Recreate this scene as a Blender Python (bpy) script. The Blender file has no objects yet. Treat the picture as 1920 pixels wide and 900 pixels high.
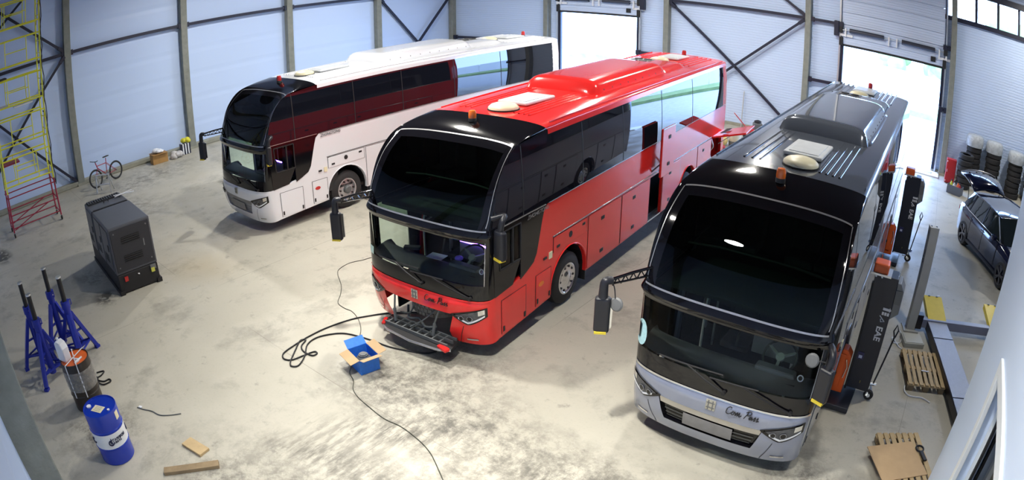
import bpy, bmesh, math, random
from mathutils import Vector, Matrix
random.seed(7)
SC = bpy.context.scene
COL = SC.collection
PI = math.pi

# ---------------------------------------------------------------- camera
cam = bpy.data.cameras.new('camera')
cam_o = bpy.data.objects.new('camera', cam)
COL.objects.link(cam_o)
SC.camera = cam_o
cam.type = 'PANO'                      # wide security-camera lens with barrel distortion
cam.sensor_fit = 'HORIZONTAL'
cam.sensor_width = 36.0
cam.sensor_height = 36.0 * 900 / 1920
cam.lens = 19.0
cam.clip_end = 400
cam.panorama_type = 'FISHEYE_LENS_POLYNOMIAL'
cam.fisheye_fov = math.radians(130)
cam.fisheye_polynomial_k0 = 0.0
cam.fisheye_polynomial_k1 = -0.04216604139640231
cam.fisheye_polynomial_k2 = -8.523520461301968e-05
cam.fisheye_polynomial_k3 = 2.81926601969073e-06
cam.fisheye_polynomial_k4 = -4.963291322773576e-07
CAM_H = 5.839
YAW, PITCH, ROLL = -0.6598, 0.3972, -0.002
_f = Vector((math.sin(YAW) * math.cos(PITCH), math.cos(YAW) * math.cos(PITCH), -math.sin(PITCH)))
_r = Vector((math.cos(YAW), -math.sin(YAW), 0.0))
_u = _r.cross(_f)
_r2 = _r * math.cos(ROLL) + _u * math.sin(ROLL)
_u2 = -_r * math.sin(ROLL) + _u * math.cos(ROLL)
_M = Matrix((( _r2.x, _u2.x, -_f.x, 0), (_r2.y, _u2.y, -_f.y, 0), (_r2.z, _u2.z, -_f.z, CAM_H), (0, 0, 0, 1)))
cam_o.matrix_world = _M

# ---------------------------------------------------------------- world, exposure
W = bpy.data.worlds.new('overcast_sky')
SC.world = W
W.use_nodes = True
_bg = W.node_tree.nodes['Background']
_bg.inputs['Color'].default_value = (0.44, 0.70, 1.28, 1)
_bg.inputs['Strength'].default_value = 16.0
SC.view_settings.view_transform = 'Standard'
SC.view_settings.look = 'None'
SC.view_settings.gamma = 1.0
SC.view_settings.use_curve_mapping = False
SC.view_settings.exposure = 0.12
try:
    SC.cycles.use_denoising = True
    SC.cycles.max_bounces = 8
    SC.cycles.transparent_max_bounces = 12
    SC.cycles.sample_clamp_indirect = 6.0
    SC.cycles.caustics_reflective = False
    SC.cycles.caustics_refractive = False
except Exception:
    pass

def area_light(name, loc, size, power, color=(1, 1, 1), rot=(0, 0, 0), shape='DISK', size_y=None):
    l = bpy.data.lights.new(name, 'AREA')
    l.energy = power;  l.color = color; l.shape = shape; l.size = size
    if size_y: l.size_y = size_y
    o = bpy.data.objects.new(name, l); COL.objects.link(o)
    o.location = loc; o.rotation_euler = rot
    return o
LAMP_Z = 8.1
LAMPS = [(-11.2, 10.0, 380, 170), (-8.6, 6.8, 210, 100), (-4.4, 12.5, 260, 180), (-3.9, 4.2, 200, 85), (-0.6, 3.0, 150, 85), (-18.8, 11.5, 500, 180), (-19.0, 18.5, 430, 180), (-11.0, 20.0, 480, 180), (-6.0, 21.0, 420, 180), (1.5, 10.5, 200, 180), (5.0, 23.6, 330, 180)]
for _x, _y, _p, _s in LAMPS:      # high-bay lamps plus unseen fills added for brightness; some spreads narrowed to limit spill
    area_light('high_bay_and_fill_light', (_x, _y, LAMP_Z), 0.40, _p, (1.0, 0.96, 0.88)).data.spread = math.radians(_s)
for _x, _w in ((-15.67, 4.1), (-1.9, 4.4)):      # sky portals in the two open doorways
    p_ = area_light('door_portal', (_x, 26.95, 2.12), _w, 1, rot=(-PI / 2, 0, 0), shape='RECTANGLE', size_y=4.24)
    p_.data.cycles.is_portal = True
p_ = area_light('window_portal', (7.3, 26.95, 6.95), 13.6, 1, rot=(-PI / 2, 0, 0), shape='RECTANGLE', size_y=1.1)
p_.data.cycles.is_portal = True

# ---------------------------------------------------------------- materials
MATS = {}
def mat(name, col=(0.5, 0.5, 0.5), rough=0.5, metal=0.0, spec=0.5, coat=0.0, var=0.08, scale=6.0, bump=0.0, bscale=60.0, emit=None, estr=1.0, alpha=1.0):
    if name in MATS: return MATS[name]
    m = bpy.data.materials.new(name); MATS[name] = m
    m.use_nodes = True
    nt = m.node_tree; b = nt.nodes['Principled BSDF']
    b.inputs['Roughness'].default_value = rough
    b.inputs['Metallic'].default_value = metal
    b.inputs['Specular IOR Level'].default_value = spec
    b.inputs['Coat Weight'].default_value = coat
    b.inputs['Coat Roughness'].default_value = 0.04
    b.inputs['Alpha'].default_value = alpha
    tc = nt.nodes.new('ShaderNodeTexCoord')
    nz = nt.nodes.new('ShaderNodeTexNoise'); nz.inputs['Scale'].default_value = scale; nz.inputs['Detail'].default_value = 4
    nt.links.new(tc.outputs['Object'], nz.inputs['Vector'])
    mx = nt.nodes.new('ShaderNodeMix'); mx.data_type = 'RGBA'
    c1 = [max(0, c * (1 - var)) for c in col]; c2 = [min(1, c * (1 + var)) for c in col]
    mx.inputs['A'].default_value = (*c1, 1); mx.inputs['B'].default_value = (*c2, 1)
    nt.links.new(nz.outputs['Fac'], mx.inputs['Factor'])
    nt.links.new(mx.outputs['Result'], b.inputs['Base Color'])
    if bump:
        n2 = nt.nodes.new('ShaderNodeTexNoise'); n2.inputs['Scale'].default_value = bscale; n2.inputs['Detail'].default_value = 3
        nt.links.new(tc.outputs['Object'], n2.inputs['Vector'])
        bp = nt.nodes.new('ShaderNodeBump'); bp.inputs['Strength'].default_value = bump; bp.inputs['Distance'].default_value = 0.02
        nt.links.new(n2.outputs['Fac'], bp.inputs['Height']); nt.links.new(bp.outputs['Normal'], b.inputs['Normal'])
    if emit:
        b.inputs['Emission Color'].default_value = (*emit, 1); b.inputs['Emission Strength'].default_value = estr
    return m

def glass(name, tint, rough=0.0, ior=1.5):
    """thin window glass: fresnel mirror over a tinted see-through sheet"""
    if name in MATS: return MATS[name]
    m = bpy.data.materials.new(name); MATS[name] = m
    m.use_nodes = True; nt = m.node_tree; nt.nodes.clear()
    out = nt.nodes.new('ShaderNodeOutputMaterial'); mix = nt.nodes.new('ShaderNodeMixShader')
    tr = nt.nodes.new('ShaderNodeBsdfTransparent'); gl = nt.nodes.new('ShaderNodeBsdfGlossy'); fr = nt.nodes.new('ShaderNodeFresnel')
    gl.inputs['Roughness'].default_value = rough
    fr.inputs['IOR'].default_value = ior
    tc = nt.nodes.new('ShaderNodeTexCoord'); nz = nt.nodes.new('ShaderNodeTexNoise'); nz.inputs['Scale'].default_value = 2.0
    nt.links.new(tc.outputs['Object'], nz.inputs['Vector'])
    mx = nt.nodes.new('ShaderNodeMix'); mx.data_type = 'RGBA'
    mx.inputs['A'].default_value = (*[c * 0.92 for c in tint], 1); mx.inputs['B'].default_value = (*[min(1, c * 1.06) for c in tint], 1)
    nt.links.new(nz.outputs['Fac'], mx.inputs['Factor']); nt.links.new(mx.outputs['Result'], tr.inputs['Color'])
    nt.links.new(fr.outputs['Fac'], mix.inputs['Fac']); nt.links.new(tr.outputs[0], mix.inputs[1]); nt.links.new(gl.outputs[0], mix.inputs[2])
    nt.links.new(mix.outputs[0], out.inputs['Surface'])
    return m

# ---------------------------------------------------------------- mesh builder
def V(*a): return Vector(a)
SMALL = {'cover_bolts', 'lug_holes', 'tread_blocks', 'spokes', 'flap_ribs', 'loose_hoses', 'label_print', 'emblem_relief', 'alloy_spokes', 'packing_strap', 'script_lettering'}
class MB:
    def __init__(s): s.v = []; s.f = []
    def add(s, vs, fs, M=None):
        o = len(s.v)
        s.v += [tuple(M @ Vector(v)) if M else tuple(v) for v in vs]
        s.f += [tuple(i + o for i in f) for f in fs]
        return s
    def box(s, c, d, rz=0.0, M=None):
        x, y, z = d[0] / 2, d[1] / 2, d[2] / 2
        T = Matrix.Translation(c) @ (Matrix.Rotation(rz, 4, 'Z') if rz else Matrix.Identity(4))
        if M: T = M @ T
        vs = [(i, j, k) for i in (-x, x) for j in (-y, y) for k in (-z, z)]
        return s.add(vs, [(0, 1, 3, 2), (4, 6, 7, 5), (0, 4, 5, 1), (2, 3, 7, 6), (0, 2, 6, 4), (1, 5, 7, 3)], T)
    def frame(s, a, b, upv=(0, 0, 1)):
        a = Vector(a); b = Vector(b); d = (b - a).normalized()
        x = d.cross(Vector(upv))
        if x.length < 1e-4: x = d.cross(Vector((0, 1, 0)))
        x.normalize(); y = x.cross(d).normalized()
        return a, b, x, y
    def bar(s, a, b, w, h=None, upv=(0, 0, 1)):
        h = h or w
        a, b, x, y = s.frame(a, b, upv)
        vs = [p + x * i * w / 2 + y * j * h / 2 for p in (a, b) for i, j in ((-1, -1), (1, -1), (1, 1), (-1, 1))]
        return s.add(vs, [(3, 2, 1, 0), (4, 5, 6, 7), (0, 1, 5, 4), (1, 2, 6, 5), (2, 3, 7, 6), (3, 0, 4, 7)])
    def cyl(s, a, b, r, r2=None, n=12, cap=True):
        r2 = r if r2 is None else r2
        a, b, x, y = s.frame(a, b)
        vs = [p + (x * math.cos(2 * PI * i / n) + y * math.sin(2 * PI * i / n)) * q for p, q in ((a, r), (b, r2)) for i in range(n)]
        fs = [(i, (i + 1) % n, n + (i + 1) % n, n + i) for i in range(n)]
        if cap: fs += [tuple(range(n - 1, -1, -1)), tuple(range(n, 2 * n))]
        return s.add(vs, fs)
    def tube(s, pts, r, n=8, closed=False):
        P = [Vector(p) for p in pts]; m = len(P)
        x = None; vs = []
        for i in range(m):
            if closed: d = P[(i + 1) % m] - P[i - 1]
            else: d = P[min(i + 1, m - 1)] - P[max(i - 1, 0)]
            d.normalize()
            if x is None:
                x = d.cross(Vector((0, 0, 1)))
                if x.length < 1e-3: x = d.cross(Vector((0, 1, 0)))
            x = (x - d * x.dot(d)).normalized(); y = d.cross(x)
            rr = r[i] if isinstance(r, (list, tuple)) else r
            vs += [P[i] + (x * math.cos(2 * PI * k / n) + y * math.sin(2 * PI * k / n)) * rr for k in range(n)]
        fs = []
        for i in range(m if closed else m - 1):
            j = (i + 1) % m
            fs += [(i * n + k, i * n + (k + 1) % n, j * n + (k + 1) % n, j * n + k) for k in range(n)]
        if not closed: fs += [tuple(range(n - 1, -1, -1)), tuple((m - 1) * n + k for k in range(n))]
        return s.add(vs, fs)
    def lathe(s, prof, n=24, M=None, cap=True):
        """profile of (r, z) about the local z axis"""
        vs = [(r * math.cos(2 * PI * k / n), r * math.sin(2 * PI * k / n), z) for r, z in prof for k in range(n)]
        fs = [(i * n + k, i * n + (k + 1) % n, (i + 1) * n + (k + 1) % n, (i + 1) * n + k) for i in range(len(prof) - 1) for k in range(n)]
        if cap:
            fs += [tuple(range(n - 1, -1, -1)), tuple((len(prof) - 1) * n + k for k in range(n))]
        return s.add(vs, fs, M)
    def prism(s, poly, axis, d0, d1, M=None):
        """2-D polygon extruded along an axis: x -> poly (y,z); y -> (x,z); z -> (x,y)"""
        n = len(poly)
        def p3(p, d): return {'x': (d, p[0], p[1]), 'y': (p[0], d, p[1]), 'z': (p[0], p[1], d)}[axis]
        vs = [p3(p, d0) for p in poly] + [p3(p, d1) for p in poly]
        fs = [tuple(range(n - 1, -1, -1)), tuple(range(n, 2 * n))] + [(i, (i + 1) % n, n + (i + 1) % n, n + i) for i in range(n)]
        return s.add(vs, fs, M)
    def grid(s, P, closed=False):
        nr, nc = len(P), len(P[0])
        vs = [p for r in P for p in r]
        fs = []
        for i in range(nr - 1):
            for j in range(nc if closed else nc - 1):
                k = (j + 1) % nc
                fs.append((i * nc + j, i * nc + k, (i + 1) * nc + k, (i + 1) * nc + j))
        return s.add(vs, fs)
    def ball(s, c, r, n=12, sq=1.0, M=None):
        prof = [(max(1e-4, r * math.sin(PI * i / n)), -r * sq * math.cos(PI * i / n)) for i in range(n + 1)]
        T = Matrix.Translation(c)
        return s.lathe(prof, n * 2, (M @ T) if M else T)
    def build(s, name, m, parent=None, smooth=None, bevel=0.0, seg=2, solid=0.0):
        me = bpy.data.meshes.new(name)
        me.from_pydata(s.v, [], s.f)
        bm = bmesh.new(); bm.from_mesh(me); bmesh.ops.recalc_face_normals(bm, faces=bm.faces); bm.to_mesh(me); bm.free()
        me.materials.append(m)
        if smooth is not None:
            me.shade_smooth(); me.set_sharp_from_angle(angle=math.radians(smooth))
        o = bpy.data.objects.new(name, me); COL.objects.link(o)
        if parent is not None: o.parent = parent
        if name in SMALL: o['kind'] = 'stuff'
        if solid:
            md = o.modifiers.new('solid', 'SOLIDIFY'); md.thickness = solid; md.offset = -1
        if bevel:
            md = o.modifiers.new('bevel', 'BEVEL'); md.width = bevel; md.segments = seg; md.limit_method = 'ANGLE'; md.angle_limit = math.radians(40)
        return o

def tag(o, label=None, cat=None, group=None, kind=None):
    if label: o['label'] = label
    if cat: o['category'] = cat
    if group: o['group'] = group
    if kind: o['kind'] = kind
    return o
def thing(name, loc=(0, 0, 0), rz=0.0, label=None, cat=None, group=None, kind=None):
    o = bpy.data.objects.new(name, None); COL.objects.link(o)
    o.location = loc; o.rotation_euler = (0, 0, rz); o.empty_display_size = 0.2
    return tag(o, label, cat, group, kind)
def copy_tree(o, parent=None, **kw):
    c = o.copy(); COL.objects.link(c); c.parent = parent
    for ch in list(o.children): copy_tree(ch, c)
    for k, v in kw.items(): c[k] = v
    return c
def text_mesh(name, txt, size, m, parent, M, shear=0.0, ext=0.002, align='CENTER', bold=0.0):
    cu = bpy.data.curves.new('lettering', 'FONT'); cu.body = txt; cu.size = size; cu.shear = shear; cu.extrude = ext
    cu.align_x = align; cu.align_y = 'CENTER'; cu.offset = bold
    to = bpy.data.objects.new('lettering', cu); COL.objects.link(to)
    dg = bpy.context.evaluated_depsgraph_get()
    me = bpy.data.meshes.new_from_object(to.evaluated_get(dg))
    bpy.data.objects.remove(to); bpy.data.curves.remove(cu)
    me.transform(M); me.materials.clear(); me.materials.append(m); me.name = name
    o = bpy.data.objects.new(name, me); COL.objects.link(o)
    if parent is not None: o.parent = parent
    return o
def basis(o, x, y, z):
    """matrix whose columns are the axes x, y, z at the origin o"""
    x, y, z = Vector(x), Vector(y), Vector(z)
    return Matrix(((x.x, y.x, z.x, o[0]), (x.y, y.y, z.y, o[1]), (x.z, y.z, z.z, o[2]), (0, 0, 0, 1)))
def spline(P, n=8):
    P = [Vector(p) for p in P]; out = []
    for i in range(len(P) - 1):
        a, b, c, d = P[max(i - 1, 0)], P[i], P[i + 1], P[min(i + 2, len(P) - 1)]
        for k in range(n):
            t = k / n
            out.append(0.5 * ((2 * b) + (c - a) * t + (2 * a - 5 * b + 4 * c - d) * t * t + (3 * b - a - 3 * c + d) * t ** 3))
    out.append(P[-1]); return out
# ================================================================ THE ROOM
WL, WB, WF, WR = -24.78, 26.72, -0.42, 13.8       # inner faces of left, back, front, right wall
CEIL = 9.0
def wall_material(name, col, ribs):
    m = mat(name, col, 0.42, var=0.03, scale=0.35)
    nt = m.node_tree; b = nt.nodes['Principled BSDF']
    tc = nt.nodes.new('ShaderNodeTexCoord'); sp = nt.nodes.new('ShaderNodeSeparateXYZ')
    nt.links.new(tc.outputs['Object'], sp.inputs[0])
    wv = nt.nodes.new('ShaderNodeMath'); wv.operation = 'MULTIPLY'; wv.inputs[1].default_value = ribs
    nt.links.new(sp.outputs['Z'], wv.inputs[0])
    fr = nt.nodes.new('ShaderNodeMath'); fr.operation = 'FRACT'; nt.links.new(wv.outputs[0], fr.inputs[0])
    pp = nt.nodes.new('ShaderNodeMath'); pp.operation = 'PINGPONG'; pp.inputs[1].default_value = 0.5; nt.links.new(fr.outputs[0], pp.inputs[0])
    rp = nt.nodes.new('ShaderNodeMapRange'); rp.inputs['From Min'].default_value = 0.02; rp.inputs['From Max'].default_value = 0.16
    nt.links.new(pp.outputs[0], rp.inputs['Value'])
    bp = nt.nodes.new('ShaderNodeBump'); bp.inputs['Strength'].default_value = 0.8; bp.inputs['Distance'].default_value = 0.012
    nt.links.new(rp.outputs['Result'], bp.inputs['Height']); nt.links.new(bp.outputs['Normal'], b.inputs['Normal'])
    return m
def floor_material():
    m = mat('concrete_floor', (0.43, 0.41, 0.345), 0.42, var=0.10, scale=0.5, spec=0.35)
    nt = m.node_tree; b = nt.nodes['Principled BSDF']
    base = b.inputs['Base Color'].links[0].from_socket
    tc = nt.nodes.new('ShaderNodeTexCoord')
    def noise(sc, det, lo, hi, dist=0.0, rough=0.6, stretch=None):
        n = nt.nodes.new('ShaderNodeTexNoise'); n.inputs['Scale'].default_value = sc; n.inputs['Detail'].default_value = det
        n.inputs['Roughness'].default_value = rough; n.inputs['Distortion'].default_value = dist
        if stretch:
            mp = nt.nodes.new('ShaderNodeMapping'); mp.inputs['Rotation'].default_value = (0, 0, stretch[2]); mp.inputs['Scale'].default_value = (stretch[0], stretch[1], 1)
            nt.links.new(tc.outputs['Object'], mp.inputs['Vector']); nt.links.new(mp.outputs[0], n.inputs['Vector'])
        else: nt.links.new(tc.outputs['Object'], n.inputs['Vector'])
        r = nt.nodes.new('ShaderNodeMapRange'); r.inputs['From Min'].default_value = lo; r.inputs['From Max'].default_value = hi
        nt.links.new(n.outputs['Fac'], r.inputs['Value']); return r.outputs['Result']
    def mixc(a, fac, col, k=1.0):
        x = nt.nodes.new('ShaderNodeMix'); x.data_type = 'RGBA'
        nt.links.new(a, x.inputs['A']); x.inputs['B'].default_value = (*col, 1)
        mu = nt.nodes.new('ShaderNodeMath'); mu.operation = 'MULTIPLY'; mu.inputs[1].default_value = k
        nt.links.new(fac, mu.inputs[0]); nt.links.new(mu.outputs[0], x.inputs['Factor']); return x.outputs['Result']
    def mul(a, c):
        x = nt.nodes.new('ShaderNodeMath'); x.operation = 'MULTIPLY'; nt.links.new(a, x.inputs[0]); nt.links.new(c, x.inputs[1])
        return x.outputs[0]
    def blob(cx, cy, rx, ry, rz=0.0):
        mp = nt.nodes.new('ShaderNodeMapping'); mp.vector_type = 'TEXTURE'
        mp.inputs['Location'].default_value = (cx, cy, 0); mp.inputs['Rotation'].default_value = (0, 0, rz); mp.inputs['Scale'].default_value = (rx, ry, 1)
        nt.links.new(tc.outputs['Object'], mp.inputs['Vector'])
        ln = nt.nodes.new('ShaderNodeVectorMath'); ln.operation = 'LENGTH'; nt.links.new(mp.outputs[0], ln.inputs[0])
        r = nt.nodes.new('ShaderNodeMapRange'); r.inputs['From Min'].default_value = 1.0; r.inputs['From Max'].default_value = 0.2
        nt.links.new(ln.outputs['Value'], r.inputs['Value']); return r.outputs['Result']
    c = mixc(base, noise(0.22, 6, 0.46, 0.62), (0.53, 0.505, 0.43), 0.7)          # pale dusty areas
    c = mixc(c, noise(0.9, 9, 0.52, 0.66, 0.15, 0.72), (0.24, 0.23, 0.195), 0.62)    # grey wear
    c = mixc(c, noise(3.0, 8, 0.60, 0.70, 0.1, 0.7), (0.17, 0.16, 0.14), 0.6)      # smudges
    c = mixc(c, noise(22.0, 5, 0.55, 0.75), (0.28, 0.27, 0.24), 0.30)                # grain
    c = mixc(c, noise(1.4, 6, 0.62, 0.72, 0.3, 0.7, (1, .35, .5)), (0.50, 0.485, 0.43), 0.2)   # pale scrapes
    fine = noise(2.6, 10, 0.44, 0.60, 0.1, 0.8)
    tread = noise(9.0, 6, 0.42, 0.58, 0.0, 0.7, (1, .25, .9))
    # worn and oily places
    for bx, by, rx, ry, rz, k in ((-5.2, 5.3, 2.2, 1.1, 0.2, 0.65), (-4.0, 4.3, 2.6, 1.4, 0.5, 0.45), (-2.6, 5.2, 2.0, 1.1, 0.0, 0.65), (-0.55, 6.7, 0.8, 1.0, 0.0, 0.75),
                             (-6.6, 5.4, 1.2, 0.9, 0, 0.6), (-8.9, 1.1, 1.1, 0.9, 0.6, 0.7), (-6.2, 6.4, 1.6, 1.0, 0.1, 0.6),
                             (-5.6, 2.9, 2.8, 1.3, 0.3, 0.45), (-22.3, 7.6, 1.6, 3.2, 0.3, 0.55), (-15.0, 3.2, 0.9, 0.6, 0.0, 0.6), (-19.5, 5.8, 2.5, 1.5, .3, .45), (-6.4, 2.0, 1.2, .8, .2, .5)):
        c = mixc(c, mul(blob(bx, by, rx, ry, rz), fine), (0.09, 0.085, 0.075), min(1, k * 1.3))
    for bx, by, rx, ry, rz, k in ((-5.6, 4.6, 1.6, .5, .6, .6), (-4.6, 3.8, 1.6, .4, .3, .5), (-3.2, 5.0, 1.3, .5, -.2, .6), (-6.0, 3.6, 1.3, .5, .5, .5), (-1.6, 5.6, .9, .4, .2, .5)):
        c = mixc(c, mul(blob(bx, by, rx, ry, rz), tread), (0.08, 0.075, 0.065), k * 1.3)
    edge = noise(3.0, 6, 0.40, 0.50, 0.2, 0.6)
    for bx, by, rx, ry, rz, k in ((-18.55, 9.35, 0.62, 0.34, 0.5, 0.85), (-19.7, 0.85, 1.1, 0.45, 0.2, 0.95), (-13.6, 3.0, 0.5, 0.45, 0, 0.8)):
        c = mixc(c, mul(blob(bx, by, rx, ry, rz), edge), (0.09, 0.085, 0.07), k * 1.6)
    for bx, by, rx, ry, rz, k in ((-13.2, 5.4, 1.5, 1.0, 0.4, 0.35),):
        c = mixc(c, blob(bx, by, rx, ry, rz), (0.36, 0.28, 0.15), k)
    # saw-cut joints, fine relief
    sp = nt.nodes.new('ShaderNodeSeparateXYZ'); nt.links.new(tc.outputs['Object'], sp.inputs[0])
    js = []
    for ax, off in (('X', 0.0), ('Y', 0.0)):
        o_ = {'X': 11.9, 'Y': -4.80}[ax]
        a = nt.nodes.new('ShaderNodeMath'); a.operation = 'ADD'; a.inputs[1].default_value = 63.0 + o_; nt.links.new(sp.outputs[ax], a.inputs[0])
        d = nt.nodes.new('ShaderNodeMath'); d.operation = 'MODULO'; d.inputs[1].default_value = 6.3; nt.links.new(a.outputs[0], d.inputs[0])
        s2 = nt.nodes.new('ShaderNodeMath'); s2.operation = 'LESS_THAN'; s2.inputs[1].default_value = 0.014; nt.links.new(d.outputs[0], s2.inputs[0]); js.append(s2.outputs[0])
    mxx = nt.nodes.new('ShaderNodeMath'); mxx.operation = 'MAXIMUM'; nt.links.new(js[0], mxx.inputs[0]); nt.links.new(js[1], mxx.inputs[1])
    c2 = mixc(c, mul(mxx.outputs[0], noise(.35, 3, .45, .55)), (0.20, 0.18, 0.15), 0.6)
    nt.links.new(c2, b.inputs['Base Color'])
    rr = nt.nodes.new('ShaderNodeMapRange'); rr.inputs['To Min'].default_value = 0.38; rr.inputs['To Max'].default_value = 0.62
    nt.links.new(noise(1.3, 5, 0.3, 0.7), rr.inputs['Value']); nt.links.new(rr.outputs['Result'], b.inputs['Roughness'])
    return m
M_WALL = wall_material('white_sandwich_panel', (0.56, 0.69, 0.94), 9.0)
M_WALLS = wall_material('smooth_white_panel', (0.52, 0.65, 0.92), 1.0)
M_FLOOR = floor_material()
M_COL = mat('column_concrete', (0.225, 0.235, 0.21), 0.8, var=0.28, scale=5, bump=0.4, bscale=30)
M_STEEL = mat('dark_blue_steel', (0.012, 0.014, 0.035), 0.45, var=0.15)
M_CEIL = mat('ceiling_panel', (0.05, 0.052, 0.06), 0.8, var=0.04, scale=0.5)
M_PLINTH = mat('plinth_concrete', (0.30, 0.30, 0.25), 0.9, var=0.3, scale=3, bump=0.6, bscale=20)
M_DOOR = wall_material('door_panel_white', (0.60, 0.70, 0.90), 10.0)
M_BLACK = mat('black_rubber', (0.012, 0.012, 0.014), 0.6)
M_GALV = mat('galvanised_steel', (0.62, 0.64, 0.66), 0.35, metal=0.8, var=0.1, scale=20)
M_WHITE = mat('white_plastic', (0.80, 0.82, 0.86), 0.35, var=0.02)

def struct(name, mb, m, **k):
    return tag(mb.build(name, m, **k), kind='structure')
struct('floor', MB().box(((WL + WR) / 2, (WB + WF) / 2 + 0.1, -0.1), (WR - WL + 0.6, WB - WF + 0.8, 0.2)), M_FLOOR)
struct('ceiling', MB().box(((WL + WR) / 2, (WB + WF) / 2, CEIL + 0.1), (WR - WL + 0.6, WB - WF + 0.6, 0.2)), M_CEIL)
struct('wall_left', MB().box((WL - 0.1, (WB + WF) / 2, CEIL / 2), (0.2, WB - WF + 0.4, CEIL)), M_WALLS)
struct('wall_right', MB().box((WR + 0.1, (WB + WF) / 2, CEIL / 2), (0.2, WB - WF + 0.4, CEIL)), M_WALL)
struct('wall_front', MB().box(((WL + WR) / 2, WF - 0.1, CEIL / 2), (WR - WL, 0.2, CEIL)), M_WALLS)
# back wall with two doorways and the strip of high windows on the right
D1 = (-17.72, -13.63, 4.24); D2 = (-4.13, 0.30, 4.28)
WIN = (0.36, WR, 6.42, 7.50)
def wb(x0, x1, z0, z1, mb): mb.box(((x0 + x1) / 2, WB + 0.1, (z0 + z1) / 2), (x1 - x0, 0.2, z1 - z0))
b = MB()
wb(WL, D1[0], 0, CEIL, b); wb(D1[0], D1[1], D1[2], CEIL, b); wb(D1[1], D2[0], 0, CEIL, b); wb(D2[0], D2[1], D2[2], CEIL, b)
wb(D2[1], WR, 0, WIN[2], b); wb(D2[1], WR, WIN[3], CEIL, b)
struct('wall_back', b, M_WALL)
# high windows: panes between slim mullions
wn = thing('window_2', (0, 0, 0), kind='structure')
M_PANE = glass('window_glass', (0.93, 0.97, 0.97))
mull = [0.42, 1.82, 2.88, 3.92, 4.96, 6.0, 7.05, 8.1, 9.15, 10.2, 11.25, 12.3, 13.7]
for i in range(len(mull) - 1):
    MB().box(((mull[i] + mull[i + 1]) / 2, WB + 0.1, (WIN[2] + WIN[3]) / 2), (mull[i + 1] - mull[i] - 0.06, 0.012, WIN[3] - WIN[2] - 0.06)).build('pane', M_PANE, wn)
for x in mull:
    MB().box((x, WB + 0.07, (WIN[2] + WIN[3]) / 2), (0.12, 0.1, WIN[3] - WIN[2])).build('mullion', M_STEEL, wn)
MB().box(((WIN[0] + WR) / 2, WB - 0.01, WIN[2] - 0.07), (WR - WIN[0], 0.22, 0.19)).build('sill_beam', M_STEEL, wn)
MB().box(((WIN[0] + WR) / 2, WB - 0.02, WIN[3] + 0.12), (WR - WIN[0], 0.3, 0.26)).build('head_beam', M_STEEL, wn)

# plinth along the left wall and the back wall
struct('baseboard_left', MB().box((WL + 0.14, 13.1, 0.09), (0.28, 27, 0.18)), M_PLINTH, bevel=0.03)
for i, (x0, x1) in enumerate(((WL, D1[0]), (D1[1], D2[0]), (D2[1], WR))):
    struct('baseboard_back' if i == 0 else 'baseboard_back_%d' % (i + 1), MB().box(((x0 + x1) / 2, WB - 0.05, 0.06), (x1 - x0, 0.1, 0.12)), M_PLINTH)

# concrete columns
def column(name, x, y, d, label, sx=0.25, sy=0.30):
    mb = MB().box((0, 0, CEIL / 2), (sx, sy, CEIL))
    o = mb.build(name, M_COL, bevel=0.02)
    o.location = (x, y, 0)
    base = MB().box((0, 0, 0.05), (sx + 0.08, sy + 0.08, 0.1)).build('column_foot', M_PLINTH, o)
    return tag(o, label, 'column', 'concrete columns')
LC = [(5.42, 'grey concrete column behind the scaffold tower, beside the bicycle'), (10.75, 'grey concrete column on the left wall with a yellow bag at its foot'),
      (16.03, 'grey concrete column rising behind the black front of the white bus'), (21.25, 'grey concrete column behind the roof unit of the white bus')]
for y, l in LC: column('concrete_column', WL + 0.17, y, 0, l)
column('concrete_column', WL + 0.17, WB - 0.17, 0, 'grey concrete column in the far corner above the white bus')
BC = [(-18.45, 'grey concrete column at the left side of the far doorway'), (-12.11, 'grey concrete column behind the tail of the red bus'),
      (-5.68, 'grey concrete column left of the doorway behind the grey bus'), (0.79, 'tall concrete column between the right doorway and the tyre stacks')]
for x, l in BC: column('concrete_column', x, WB - 0.17, 0, l)
column('concrete_column', -11.75, WF + 0.17, 0, 'concrete column with its foot behind the blue axle stands', sy=0.34)
column('concrete_column', -6.51, WF + 0.19, 0, 'nearest concrete column, cut by the lower left corner', sy=0.46)

# horizontal rails and crossed braces of dark blue square tube
def rail(x0, y0, x1, y1, z, label, w=0.12):
    o = MB().bar((x0, y0, z), (x1, y1, z), w).build('steel_rail', M_STEEL)
    for p in ((x0, y0), (x1, y1)):
        MB().box((p[0], p[1], z), (w * 1.5, w * 1.5, 0.2)).build('end_plate', M_STEEL, o)
    return tag(o, label, 'rail', 'dark horizontal wall rails')
RX, RY = WL + 0.17, WB - 0.17
ys = [0.15, 5.42, 10.75, 16.03, 21.25, WB - 0.17]
names_l = ['high dark rail behind the scaffold tower', 'high dark rail above the bicycle', 'high dark rail above the wall left of the white bus',
           'high dark rail touching the top of the picture above the white bus nose', 'high dark rail in the braced bay of the left wall']
for i in range(5): rail(RX, ys[i] + 0.16, RX, ys[i + 1] - 0.16, 5.09, names_l[i])
rail(-24.4, RY, -18.62, RY, 2.59, 'low dark rail on the far wall behind the roof of the white bus')
rail(-13.5, RY, -12.28, RY, 2.59, 'short low dark rail right of the far doorway')
rail(-5.52, RY, -4.25, RY, 2.59, 'short low dark rail left of the doorway behind the grey bus')
rail(0.40, RY, 0.64, RY, 2.59, 'stub of low dark rail right of the right doorway')
rail(-11.95, RY, -5.84, RY, 5.09, 'high dark rail over the crossed braces of the back wall')
rail(-5.52, RY, -4.25, RY, 5.09, 'short high dark rail left of the right doorway')
rail(0.40, RY, 0.64, RY, 5.09, 'stub of high dark rail beside the spring shaft of the right doorway')
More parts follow.
